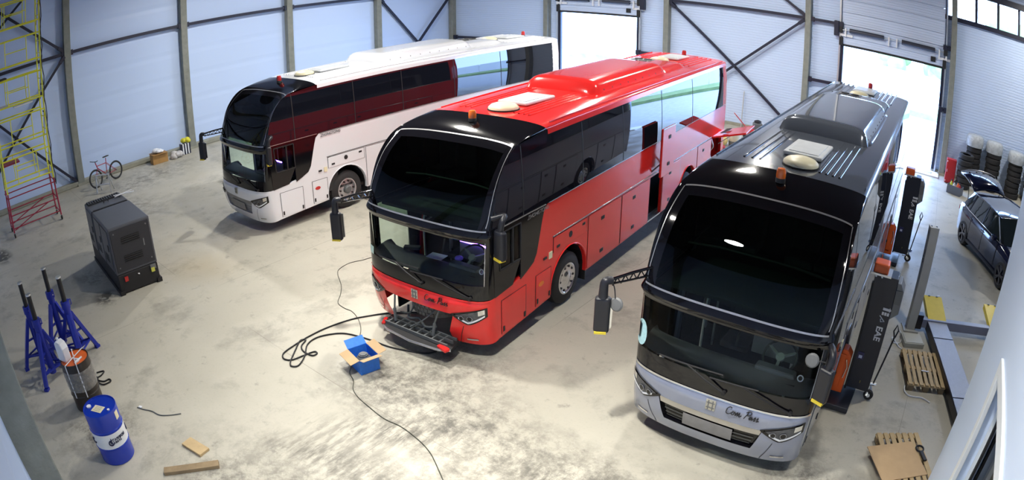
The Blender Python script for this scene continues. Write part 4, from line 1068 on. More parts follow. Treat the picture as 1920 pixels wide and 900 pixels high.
# ================================================================ ALUMINIUM TRESTLE
def trestle():
    a, b = Vector((-22.41, 5.51, 0)), Vector((-22.01, 5.98, 0))
    T_ = thing('step_ladder', ((a + b) / 2), math.atan2((b - a).y, (b - a).x), 'small aluminium step ladder between generator and bicycle', 'ladder')
    h = (b - a).length / 2
    for s in (-1, 1):
        MB().bar((s * h, 0, 0), (s * h * .9, .06, .66), .05, .03).build('stile', M_GALV, T_)
        MB().bar((s * h * .9, .42, 0), (s * h * .85, .08, .62), .035, .025).build('rear_leg', M_GALV, T_)
    for z in (.30, .64): MB().box((0, .03 + .06 * z, z), (h * 1.9, .09, .03)).build('step', M_GALV, T_, bevel=.006)
trestle()

# ================================================================ GENERATOR
def generator():
    G = thing('diesel_generator', (-13.32, 3.89, 0), math.atan2(.16, -2.7), 'dark grey enclosed diesel generator standing on the open floor', 'generator')
    m_ = mat('generator_grey', (0.085, 0.09, 0.105), 0.38, var=0.06, spec=0.4); k_ = M_BLACK
    W_, L_ = 1.08, 2.75          # local x runs away from the front face, y across
    MB().box((L_ / 2 + .02, 0, .24), (L_ + .06, W_ * .98, .44)).build('skid_base', k_, G, bevel=.02)
    for y in (-.5, .5): MB().box((L_ / 2, y, .05), (L_ + .1, .12, .10)).build('skid_runner', k_, G)
    MB().box((.85, 0, 1.0), (1.70, W_, 1.08)).build('engine_canopy', m_, G, bevel=.025)
    MB().box((2.28, 0, .99), (.94, W_, 1.06)).build('radiator_canopy', m_, G, bevel=.025)
    MB().box((1.76, 0, 1.53), (.07, W_ * .9, .03)).build('canopy_gap', k_, G)
    # top grille at the far end
    g = MB().box((2.56, 0, 1.528), (.34, W_ * .9, .02)).build('top_grille', k_, G)
    for k in range(14): MB().box((2.56, -.45 + k * .07, 1.545), (.30, .02, .02)).build('grille_bar', m_, g)
    MB().tube([(2.2, -.07, 1.53), (2.2, -.05, 1.58), (2.2, .05, 1.58), (2.2, .07, 1.53)], .012, 6).build('lifting_eye', k_, G)
    # front face: panel, two louvred vents, screws
    f = MB().box((-.006, 0, 1.0), (.02, W_ * .93, .96)).build('front_panel', mat('generator_front', (0.022, 0.023, 0.032), 0.4), G, bevel=.01)
    for z in (1.20, .78):
        for k in range(4): MB().box((-.022, .02, z - .07 + .045 * k), (.02, .48, .022)).build('vent_louvre', k_, f)
    for y in (-.42, .42):
        for z in (.62, 1.40): MB().cyl((-.03, y, z), (-.014, y, z), .018, n=8).build('panel_screw', M_GRAYP, f)
    MB().box((-.02, -.30, 1.02), (.02, .03, .16)).build('panel_latch', M_GRAYP, f)
    # side doors (towards the near wall) with handles
    for s in (-1, 1):
        for x0, x1 in ((.12, .85), (.93, 1.62), (1.86, 2.62)):
            d = MB().box(((x0 + x1) / 2, s * (W_ / 2 + .006), .98), (x1 - x0, .02, .94)).build('side_door', m_, G, bevel=.008)
            MB().box((x0 + .12, s * (W_ / 2 + .02), 1.05), (.07, .02, .14)).build('door_latch', k_, d)
            for q in range(4): MB().box(((x0 + x1) / 2 + .1, s * (W_ / 2 + .018), .68 + q * .05), (.34, .012, .022)).build('side_louvre', k_, d)
    for y, m2 in ((.33, M_REDL), (-.38, mat('socket_yellow', (0.6, 0.6, 0.1), 0.5))): MB().box((-.03, y, .34), (.05, .09, .10)).build('socket_outlet', m2, G)
    MB().box((-.03, -.40, .40), (.04, .14, .10)).build('outlet_box', M_GRAYP, G)
    for y in (-.02, .0): MB().cyl((-.03, y, .36 - abs(y)), (-.01, y, .36), .012, n=6).build('base_screw', M_WHITE, G)
    return G
generator()
for q, (p0, p1, l) in enumerate((((-15.75, 4.33, 1.556), (-15.45, 4.85, 1.575), 'longer white trim strip lying across the generator top'), ((-15.55, 4.3, 1.57), (-15.62, 4.85, 1.587), 'white trim strip crossing the other one on the generator top'))):
    tag(MB().bar(p0, p1, .05, .012).build('plastic_strip', M_WHITE), l, 'strip', 'white strips on the generator')

# ================================================================ BLUE STANDS
def axle_stand(x, y, rz, label, ext):
    A = thing('axle_stand', (x, y, 0), rz, label, 'stand', 'blue axle stands')
    bl = mat('stand_blue', (0.010, 0.024, 0.33), 0.4, var=0.12)
    MB().cyl((0, 0, .10), (0, 0, 1.18), .08, n=12).build('centre_tube', bl, A, smooth=40)
    MB().cyl((0, 0, .9), (0, 0, 1.66 + ext), .052, n=12).build('ram_tube', M_BLACK, A, smooth=40)
    MB().cyl((0, 0, 1.66 + ext), (0, 0, 1.69 + ext), .06, n=12).build('saddle_cap', M_GALV, A)
    MB().cyl((0, 0, 1.06), (0, 0, 1.20), .10, n=12).build('collar', bl, A, smooth=40)
    MB().tube([(.07, 0, 1.20), (.13, 0, 1.20), (.13, 0, 1.10), (.07, 0, 1.10)], .012, 6).build('carry_handle', bl, A, smooth=40)
    MB().cyl((-.1, 0, 1.13), (.1, 0, 1.13), .014, n=6).build('locking_pin', M_GALV, A)
    for k in range(3):
        q = 2 * PI * k / 3 + .4; c, s = math.cos(q), math.sin(q)
        l = MB().bar((c * .06, s * .06, .95), (c * .46, s * .46, .06), .075).build('leg', bl, A)
        MB().box((c * .47, s * .47, .025), (.10, .10, .05), q).build('foot', bl, l)
        MB().bar((c * .05, s * .05, .22), (c * .38, s * .38, .24), .04).build('strut', bl, A)
        MB().bar((c * .05, s * .05, .55), (c * .24, s * .24, .54), .035).build('strut', bl, A)
        q2 = q + 2 * PI / 3
        MB().bar((c * .37, s * .37, .25), (math.cos(q2) * .37, math.sin(q2) * .37, .25), .03).build('tie_bar', bl, A)
axle_stand(-11.96, .78, .2, 'blue axle stand with black ram, leftmost of the four', 0)
axle_stand(-11.20, .84, 1.0, 'blue axle stand nearest the camera of the four, in front of the leftmost', 0)
axle_stand(-12.20, 1.42, .6, 'blue axle stand whose black ram reaches highest in the picture', 0)
axle_stand(-11.42, 1.60, 1.5, 'rightmost blue axle stand, one leg pointing at the open floor', 0)

# ================================================================ DRUMS
def drum(x, y, top, side, label, nm, h=.88):
    D = thing(nm, (x, y, 0), 0, label, 'drum')
    r = .29
    prof = [(r - .01, 0), (r, .01), (r, .28), (r + .010, .295), (r, .31), (r, .57), (r + .010, .585), (r, .60), (r, h - .01), (r - .004, h), (r - .014, h), (r - .018, h - .018)]
    MB().lathe(prof, 40, cap=False).build('shell', side, D, smooth=30)
    MB().cyl((0, 0, h - .025), (0, 0, h - .016), r - .012, n=40).build('lid', top, D)
    MB().cyl((0, 0, .005), (0, 0, .012), r - .01, n=24).build('bottom', side, D)
    return D
M_DBLUE = mat('drum_blue', (0.006, 0.035, 0.40), 0.25, var=0.05, coat=0.2)
D = drum(-8.15, 1.13, M_DBLUE, M_DBLUE, 'blue steel drum with a white printed band', 'steel_drum')
band = MB().lathe([(.2925, .30), (.2925, .555)], 40, cap=False).build('white_band', M_WHITE, D, smooth=60)
Fa = math.atan2(-1.13, 8.15) + .18          # the print faces the camera
def on_drum(z, ang, r=.296):
    q = Fa + ang; n = Vector((math.cos(q), math.sin(q), 0)); x = Vector((-math.sin(q), math.cos(q), 0))
    return basis(n * r + Vector((0, 0, z)), x, (0, 0, 1), n)
M_INK = mat('ink_navy', (0.008, 0.012, 0.06), 0.5)
def curved_text(txt, size, z, ang, adv):
    for i, ch in enumerate(txt):
        text_mesh('print_letter', ch, size, M_INK, band, on_drum(z, ang + i * adv), bold=.003)
curved_text('ГАЗПРОМ', .056, .450, -.14, .125)
curved_text('НЕФТЬ', .038, .402, -.13, .112)
Ml = on_drum(.425, -.31)
fm = MB().tube([Ml @ Vector((.040 * math.cos(q), .040 * math.sin(q) - .01, 0)) for q in [PI * .35 + PI * 1.55 * k / 14 for k in range(15)]], .011, 6)
fm.tube([Ml @ Vector(p) for p in ((.012, -.02, 0), (.0, .01, 0), (.016, .04, 0), (.006, .07, 0))], [.018, .02, .012, .003], 6); fm.build('flame_mark', M_INK, band, smooth=60)
for a_ in (1.35, -1.5):
    Mk = on_drum(.425, a_); MB().tube([Mk @ Vector((.045 * math.cos(q), .045 * math.sin(q), 0)) for q in [PI * .35 + PI * 1.55 * k / 14 for k in range(15)]], .011, 6).build('flame_mark', M_INK, band, smooth=60)
MB().box((.04, -.04, .868), (.20, .15, .004), .6).build('lid_label', M_CREAM, D)
pp = MB()
for k in range(4): pp.box((.04 + .0 + (k - 1.5) * .03 * math.cos(.6 + PI / 2), -.04 + (k - 1.5) * .03 * math.sin(.6 + PI / 2), .871), (.13, .005, .002), .6)
pp.build('label_print', M_GRAYP, D)
MB().cyl((-.12, -.15, .862), (-.12, -.15, .882), .04, n=14).build('bung', M_WHITE, D); MB().cyl((.18, .10, .862), (.18, .10, .88), .022, n=12).build('small_bung', M_WHITE, D)
MB().grid([[Vector((.2945 * math.cos(Fa + .55 + .30 * i / 5), .2945 * math.sin(Fa + .55 + .30 * i / 5), .70 + .13 * j)) for i in range(6)] for j in (0, 1)]).build('side_label', M_CREAM, D, smooth=60)
M_DBLK = mat('drum_black', (0.022, 0.015, 0.013), 0.3, var=0.4, scale=9); M_DOR = mat('drum_orange', (0.72, 0.13, 0.02), 0.45, var=0.25, scale=12)
D2_ = drum(-9.80, 1.22, M_DOR, M_DBLK, 'black steel drum with orange lid, wrapped in stretch film', 'oil_drum', .90)
film = mat('stretch_film', (0.45, 0.44, 0.42), 0.15, var=0.5, scale=18, alpha=0.45)
MB().lathe([(.300 + .004 * (k % 3), .40 + .36 * k / 12) for k in range(13)], 40, cap=False).build('stretch_film', film, D2_, smooth=60)
st_ = MB()
for a_ in (0.2, 1.0): st_.box((0, 0, .91), (.58, .02, .008), a_ + 2)
for a_ in (0.2, 1.0, .2 + PI, 1 + PI): st_.box((.30 * math.cos(a_ + 2), .30 * math.sin(a_ + 2), .6), (.008, .02, .62), a_ + 2)
st_.build('packing_strap', M_WHITE, D2_)
cn = thing('jerry_can', (-9.88, 1.06, .885), .4, 'translucent white plastic jerry can on the orange drum lid', 'canister')
MB().prism([(-.12, 0), (.12, 0), (.12, .24), (.07, .33), (-.05, .36), (-.12, .31)], 'y', -.08, .08).build('body', M_WHITE, cn, bevel=.02)
MB().cyl((-.06, 0, .35), (-.06, 0, .39), .025, n=10).build('cap', M_WHITE, cn); MB().tube([(.08, 0, .24), (.05, 0, .32), (-.02, 0, .31)], .014, 6).build('handle', M_WHITE, cn, smooth=60)
tag(MB().tube(spline([(-9.75, 1.2, .90), (-9.65, 1.28, .90), (-9.6, 1.18, .905), (-9.7, 1.35, .90)], 6), .02, 6).build('cloth_rag', M_WHITE, smooth=60), 'twisted white rag on the orange drum lid', 'rag')
def cable(nm, pts, r, m_, label, cat='cable', z=None):
    P = spline([(x, y, r if z is None else z) for x, y in pts], 6)
    tag(MB().tube(P, r, 6).build(nm, m_, smooth=60), label, cat)
cable('power_cable', [(-10.63, 1.68), (-10.57, 1.83), (-10.47, 1.73), (-10.43, 1.59), (-10.24, 1.7), (-10.23, 1.82), (-10.14, 1.82), (-10.14, 1.66), (-10.29, 1.6), (-10.48, 1.64), (-10.5, 1.5)], .014, M_BLACK, 'black cable bunched on the floor beside the oil drum')
cable('power_cable', [(-9.03, 1.93), (-8.9, 2.0), (-8.75, 2.1), (-8.55, 2.17), (-8.42, 2.32), (-8.33, 2.48)], .009, M_DASH, 'short thin cable end near the blue drum')
hose = [(-8.15, 6.95), (-8.35, 6.67), (-8.54, 6.31), (-8.65, 5.83), (-8.66, 5.4), (-8.61, 5.01), (-8.54, 4.74), (-8.39, 4.65), (-8.26, 4.73), (-8.22, 4.95), (-8.18, 5.15), (-8.1, 5.15), (-8.11, 5.05), (-8.33, 5.03), (-8.5, 5.11), (-8.60, 5.28), (-8.66, 5.2), (-8.47, 4.95), (-8.23, 4.67), (-8.1, 4.61), (-8.04, 4.71), (-8.2, 4.96), (-8.45, 5.2), (-8.52, 5.45), (-8.42, 5.71), (-8.22, 5.91), (-7.79, 6.04), (-7.32, 6.11), (-6.95, 6.24), (-6.7, 6.37), (-6.62, 6.55), (-6.7, 6.85)]
cable('air_hose', [(-7.75, 7.3)] + hose, .014, M_BLACK, 'thick black hose looped in front of the red bus', 'hose')
cable('extension_cable', [(-8.3, 9.6), (-9.0, 9.1), (-9.75, 8.75), (-10.28, 8.42), (-10.38, 8.16), (-10.49, 7.87), (-10.43, 7.54), (-10.25, 7.35), (-9.8, 7.08), (-9.5, 6.82), (-9.26, 6.56), (-9.0, 6.5), (-8.77, 6.51), (-8.45, 6.39), (-8.15, 6.19), (-7.94, 5.96), (-7.85, 5.8), (-7.62, 5.55), (-7.36, 5.28), (-7.23, 5.15), (-7.02, 5.05), (-6.86, 4.9), (-6.64, 4.81), (-6.36, 4.76), (-5.96, 4.71), (-5.65, 4.74), (-5.3, 4.7), (-5.03, 4.63), (-4.78, 4.51), (-4.2, 4.15)], .007, mat('cable_grey', (0.06, 0.06, 0.045), 0.6), 'thin dark cable snaking past the open cardboard box')

# ================================================================ CARDBOARD BOX
def box_blue():
    x = thing('cardboard_box', (-7.21, 5.455, 0), -.24, 'blue printed cardboard box with open flaps before the red bus', 'box')
    blu = mat('box_blue', (0.03, 0.20, 0.75), 0.5, var=0.2, scale=20); brn = mat('cardboard', (0.52, 0.36, 0.20), 0.8, var=0.1, scale=6)
    a, b, h, t = .21, .17, .27, .006
    for n_, c, d in (('side_panel', (0, -b, h / 2), (2 * a, t, h)), ('side_panel', (0, b, h / 2), (2 * a, t, h)), ('end_panel', (-a, 0, h / 2), (t, 2 * b, h)), ('end_panel', (a, 0, h / 2), (t, 2 * b, h)), ('bottom_panel', (0, 0, .004), (2 * a, 2 * b, .006))):
        MB().box(c, d).build(n_, blu, x)
    for (p, q, out, m_) in (((-a, -b), (a, -b), (0, -.16, -.03), brn), ((-a, b), (a, b), (0, .15, .03), brn), ((-a, -b), (-a, b), (-.12, 0, .10), blu), ((a, -b), (a, b), (.15, 0, .05), brn)):
        o = Vector(out)
        P = [Vector((*p, h)), Vector((*q, h)), Vector((*q, h)) + o, Vector((*p, h)) + o]
        u = Vector((0, 0, .006)); MB().add(P + [v + u for v in P], [(3, 2, 1, 0), (4, 5, 6, 7), (0, 1, 5, 4), (1, 2, 6, 5), (2, 3, 7, 6), (3, 0, 4, 7)]).build('flap', m_, x)
    return x
box_blue()
cy = thing('machine_part', (-7.21, 5.455, .008), .6, 'dark ribbed machine part packed in the blue box', 'part')
MB().lathe([(.10, 0), (.12, .02), (.12, .16), (.08, .20), (.08, .22), (.03, .22)], 20).build('casing', M_DASH, cy, smooth=40)
MB().lathe([(.055, .20), (.06, .235), (.035, .24)], 16).build('boss', M_GRAYP, cy, smooth=40)
M_WOOD = mat('raw_timber', (0.50, 0.37, 0.20), 0.75, var=0.2, scale=9); M_OLDW = mat('weathered_timber', (0.26, 0.19, 0.11), 0.85, var=0.4, scale=8)
def plank(x, y, L_, w, h, rz, m_, label):
    o = MB().box((0, 0, h / 2), (L_, w, h)).build('wooden_board', m_, bevel=.006); o.location = (x, y, 0); o.rotation_euler = (0, 0, rz); tag(o, label, 'board')
plank(-7.42, 2.25, .44, .20, .045, .22, M_WOOD, 'short pale timber offcut on the floor')
plank(-7.04, 1.95, .86, .13, .06, 1.07, M_OLDW, 'long weathered board on the floor at the bottom edge')
for x, y, l in ((-9.0, 1.98, 'small white scrap beside the thin cable near the blue drum'), (1.02, 14.2, 'small white paper scrap on the floor beside the grey lift post')):
    o = MB().box((0, 0, .012), (.07, .05, .024), .4).build('paper_scrap', M_WHITE, bevel=.008); o.location = (x, y, 0); tag(o, l, 'scrap')
# ================================================================ MOBILE COLUMN LIFTS
def column_lift():
    K = thing('column_lift', (-.30, 9.05, 0), 0, 'black mobile column lift with orange carriage beside the nose of the grey bus', 'vehicle lift', 'mobile column lifts beside the grey bus')
    ch = mat('lift_charcoal', (0.016, 0.019, 0.032), 0.42, var=0.1); og = mat('lift_orange', (0.80, 0.13, 0.025), 0.4, var=0.08)
    MB().box((-.24, -.08, .065), (.52, .66, .09)).build('base_plate', ch, K, bevel=.01)
    for y in (-.36, .20): MB().box((-.62, y, .07), (.5, .12, .08)).build('base_leg', ch, K, bevel=.01)
    c = MB().box((.04, .25, 1.18), (.40, .34, 1.96)).build('column', ch, K, bevel=.012)
    MB().box((-.165, .05, 1.12), (.03, .08, 1.84)).build('guide_channel', M_BLACK, K)
    MB().prism([(.24, 1.50), (.37, 1.62), (.37, 1.98), (.30, 2.10), (.24, 2.10)], 'y', .10, .42).build('control_housing', mat('housing_grey', (0.20, 0.21, 0.22), 0.4), K, bevel=.01)
    MB().box((.30, .092, 1.88), (.11, .012, .22)).build('housing_panel', M_GRAYP, K)
    t = MB().box((-.08, .22, 2.24), (.25, .26, .17)).build('top_cap', og, K, bevel=.03)
    MB().box((-.06, .22, 2.165), (.34, .32, .03)).build('cap_plate', M_GALV, t)
    for x in (-.14, -.04): MB().cyl((x, .08, 2.12), (x, .08, 2.17), .016, n=6).build('cap_bolt', M_WHITE, t)
    # carriage with fork arms
    g = MB().prism([(-.50, .16), (-.20, .16), (-.20, .82), (-.28, .92), (-.36, .92), (-.46, .55)], 'y', -.10, .10).build('carriage', og, K, bevel=.012)
    MB().box((-.33, -.115, .56), (.10, .02, .58)).build('carriage_web', og, g, bevel=.006)
    for y in (-.32, .16):
        MB().box((-.70, y, .16), (.62, .12, .07)).build('fork_arm', og, g, bevel=.01)
    MB().tube([(-.25, -.12, .45), (-.22, -.13, .65), (-.26, -.13, .78)], .012, 6).build('release_lever', M_CHROME, g, smooth=60)
    MB().cyl((-.40, -.11, .50), (-.40, -.17, .50), .03, n=10).build('locking_knob', M_BLACK, g)
    # stickers, display, lettering
    MB().box((-.06, .077, .80), (.11, .008, .13)).build('display', mat('display_blue', (0.02, 0.02, 0.10), 0.3), c); MB().box((-.06, .072, .785), (.06, .006, .05)).build('display_screen', mat('screen_white', (0.55, 0.6, 0.8), 0.3), c)
    MB().prism([(.10, 1.64), (.21, 1.64), (.21, 1.62), (.245, 1.66), (.21, 1.70), (.21, 1.68), (.10, 1.68)], 'y', .070, .078).build('arrow_sticker', M_WHITE, c)
    for k in range(3): MB().box((.115 + .045 * k, .075, 1.585), (.036, .006, .05)).build('rating_sticker', M_WHITE, c)
    Mt = basis((.12, .076, 1.24), (0, 0, -1), (1, 0, 0), (0, -1, 0))
    text_mesh('maker_lettering', 'EAE', .15, M_WHITE, c, Mt, bold=.004)
    mk = MB().tube([Mt @ Vector(p) for p in ((-.30, -.045, 0), (-.22, .05, 0), (-.205, -.01, 0), (-.25, -.02, 0))], .010, 5); mk.build('maker_mark', M_WHITE, c)
    text_mesh('warning_sticker', '!', .06, mat('yellow_reflector', (0.75, 0.6, 0.05), 0.4), c, basis((.06, .076, .35), (1, 0, 0), (0, 0, 1), (0, -1, 0)))
    # transport wheel and drawbar
    w = MB().lathe([(.03, -.03), (.085, -.03), (.095, 0), (.085, .03), (.03, .03)], 18, basis((.27, .20, .095), (1, 0, 0), (0, 0, 1), (0, 1, 0)), cap=False).build('transport_wheel', M_RUB, K, smooth=40)
    MB().cyl((.27, .16, .095), (.27, .24, .095), .035, n=10).build('wheel_hub', M_WHITE, w)
    a = MB(); a.bar((.24, .28, .26), (.30, .22, .12), .04); a.bar((.24, .14, .10), (.24, .34, .30), .035); a.bar((.1, .2, .14), (.28, .2, .14), .03); a.build('wheel_fork', M_GALV, K)
    MB().tube([(.29, .26, .24), (.34, .36, .55), (.42, .58, 1.0)], .016, 7).build('drawbar', M_BLACK, K, smooth=60)
    MB().tube([(.42, .58, 1.0), (.38, .60, 1.10), (.42, .64, 1.20), (.46, .62, 1.12), (.43, .59, 1.0)], .014, 6).build('drawbar_handle', M_BLACK, K, smooth=60)
    MB().cyl((.24, .27, .26), (.35, .29, .26), .03, n=8).build('drawbar_joint', M_CHROME, K)
    return K
k1 = column_lift()
k2 = copy_tree(k1, label='black mobile column lift farther back beside the grey bus, near the doorway'); k2.location = (-.28, 15.62, 0)

# ================================================================ FOUR-POST LIFT
def four_post():
    al = math.atan2(.285, .958)
    L4 = thing('four_post_lift', (.62, 12.25, 0), al, 'low four-post car lift with grey runways and yellow ramps', 'vehicle lift')
    gm = mat('post_grey', (0.42, 0.43, 0.42), 0.45, var=0.08); bk = mat('lift_black', (0.012, 0.012, 0.02), 0.35); tp = mat('runway_plate', (0.40, 0.42, 0.47), 0.4, metal=0.3, var=0.12, scale=18, bump=.5, bscale=90); ye = mat('ramp_yellow', (0.72, 0.58, 0.07), 0.4, var=0.1)
    # local x across (towards +X), local -y along the runways to the camera
    for x in (-.20,):
        po = MB(); po.box((x, -.085, 1.08), (.20, .015, 2.14)); po.box((x - .09, 0, 1.08), (.015, .17, 2.14)); po.box((x + .09, 0, 1.08), (.015, .17, 2.14)); po.box((x, .03, 1.08), (.16, .012, 2.14)); po.box((x, .0, 2.155), (.21, .18, .012))
        o = po.build('post', gm, L4); MB().box((x, 0, .015), (.34, .34, .03)).build('post_foot', gm, o)
        text_mesh('post_lettering', 'СТО', .13, bk, o, basis((x - .1, 0, 1.55), (0, 0, -1), (0, 1, 0), (-1, 0, 0)))
        for xx in (-.06, .06): MB().box((x + xx, .0, 2.165), (.03, .04, .012)).build('cap_slot', bk, o)
    MB().box((-.04, -.02, .22), (.14, .16, .30)).build('beam_bracket', bk, L4)
    MB().box((1.25, 0, .19), (2.6, .16, .18)).build('cross_beam', mat('beam_blue_grey', (0.22, 0.24, 0.33), 0.4), L4, bevel=.008)
    for x in (.40, 2.05):
        r_ = MB().box((x, -2.2, .155), (.50, 4.3, .17)).build('runway', bk, L4, bevel=.006)
        for y0, y1 in ((-.72, -.03), (-2.75, -.74), (-4.34, -2.77)):
            MB().box((x, (y0 + y1) / 2, .246), (.47, y1 - y0 - .015, .012)).build('runway_plate', tp, r_)
        MB().box((x - .252, -3.4, .16), (.006, .06, .08)).build('warning_sticker', M_WHITE, r_)
        rp = MB().bar((x, -.02, .27), (x, .72, .44), .46, .02).build('ramp', ye, L4)
        MB().bar((x - .22, 0, .24), (x - .22, .70, .40), .02, .10).build('ramp_flange', ye, rp)
        for q in (-.1, .1): MB().box((x + q, .70, .455), (.05, .03, .01)).build('ramp_slot', bk, rp)
four_post()
pl_ = thing('metal_tray', (.54, 11.62, 0), .35, 'pale square metal plate on the floor at the grey lift post', 'plate')
MB().box((0, 0, .05), (.46, .42, .10)).build('body', mat('pale_plate', (0.46, 0.47, 0.43), 0.5), pl_, bevel=.01); MB().box((0, 0, .104), (.40, .36, .008)).build('cover', mat('pale_plate2', (0.50, 0.51, 0.47), 0.5), pl_)
def pallet(x, y, rz, label):
    P = thing('wooden_pallet', (x, y, 0), rz, label, 'pallet', 'wooden pallets')
    for k in range(7): MB().box((-.345 + .115 * k, 0, .134), (.070 if k % 2 else .082, 1.18, .02)).build('deck_board', M_WOOD, P, bevel=.003)
    for y_ in (-.54, 0, .54):
        MB().box((0, y_, .112), (.80, .10, .02)).build('cross_board', M_WOOD, P)
        for x_ in (-.33, 0, .33): MB().box((x_, y_, .062), (.12, .10, .08)).build('block', M_OLDW, P)
    for x_ in (-.33, 0, .33): MB().box((x_, 0, .011), (.10, 1.18, .02)).build('bottom_board', M_OLDW, P)
pallet(.88, 10.55, .26, 'wooden pallet lying clear between the column lift and the runway')
pallet(.92, 7.85, .42, 'wooden pallet half covered by a sheet of cardboard')
tag(MB().box((0, 0, .006), (.82, .78, .012)).build('cardboard_sheet', mat('cardboard', (0.52, 0.36, 0.20), 0.8, var=0.1, scale=6)), 'flat brown cardboard sheet lying on a pallet at the bottom right', 'cardboard')
o = bpy.data.objects['cardboard_sheet']; o.location = (.80, 7.70, .147); o.rotation_euler = (0, 0, .56)
hk = thing('hand_tool', (1.18, 8.02, .146), .5, 'black ring-handled tool lying on the covered pallet', 'tool')
MB().tube([(.07 * math.cos(2 * PI * k / 16), .07 * math.sin(2 * PI * k / 16) + .12, .02) for k in range(16)], .014, 6, True).build('ring', M_BLACK, hk, smooth=60); MB().box((.0, -.06, .02), (.07, .22, .03)).build('grip', M_BLACK, hk, bevel=.008)
o = MB().box((0, 0, .01), (.16, .03, .006), .2).build('white_tag', M_WHITE); o.location = (.93, 10.42, .146); tag(o, 'white paper slip on the clear wooden pallet', 'paper')
cable('white_cable', [(.23, 11.94), (.30, 11.72), (.28, 11.45), (.15, 11.40), (.10, 11.6), (.28, 11.3), (.44, 11.22)], .014, M_WHITE, 'white cable loop beside the pale square plate')
cable('white_cable', [(.60, 9.98), (.62, 9.82), (.72, 9.72), (.85, 9.73), (.99, 9.76), (1.17, 9.69)], .014, M_WHITE, 'white cable trailing from the clear wooden pallet')

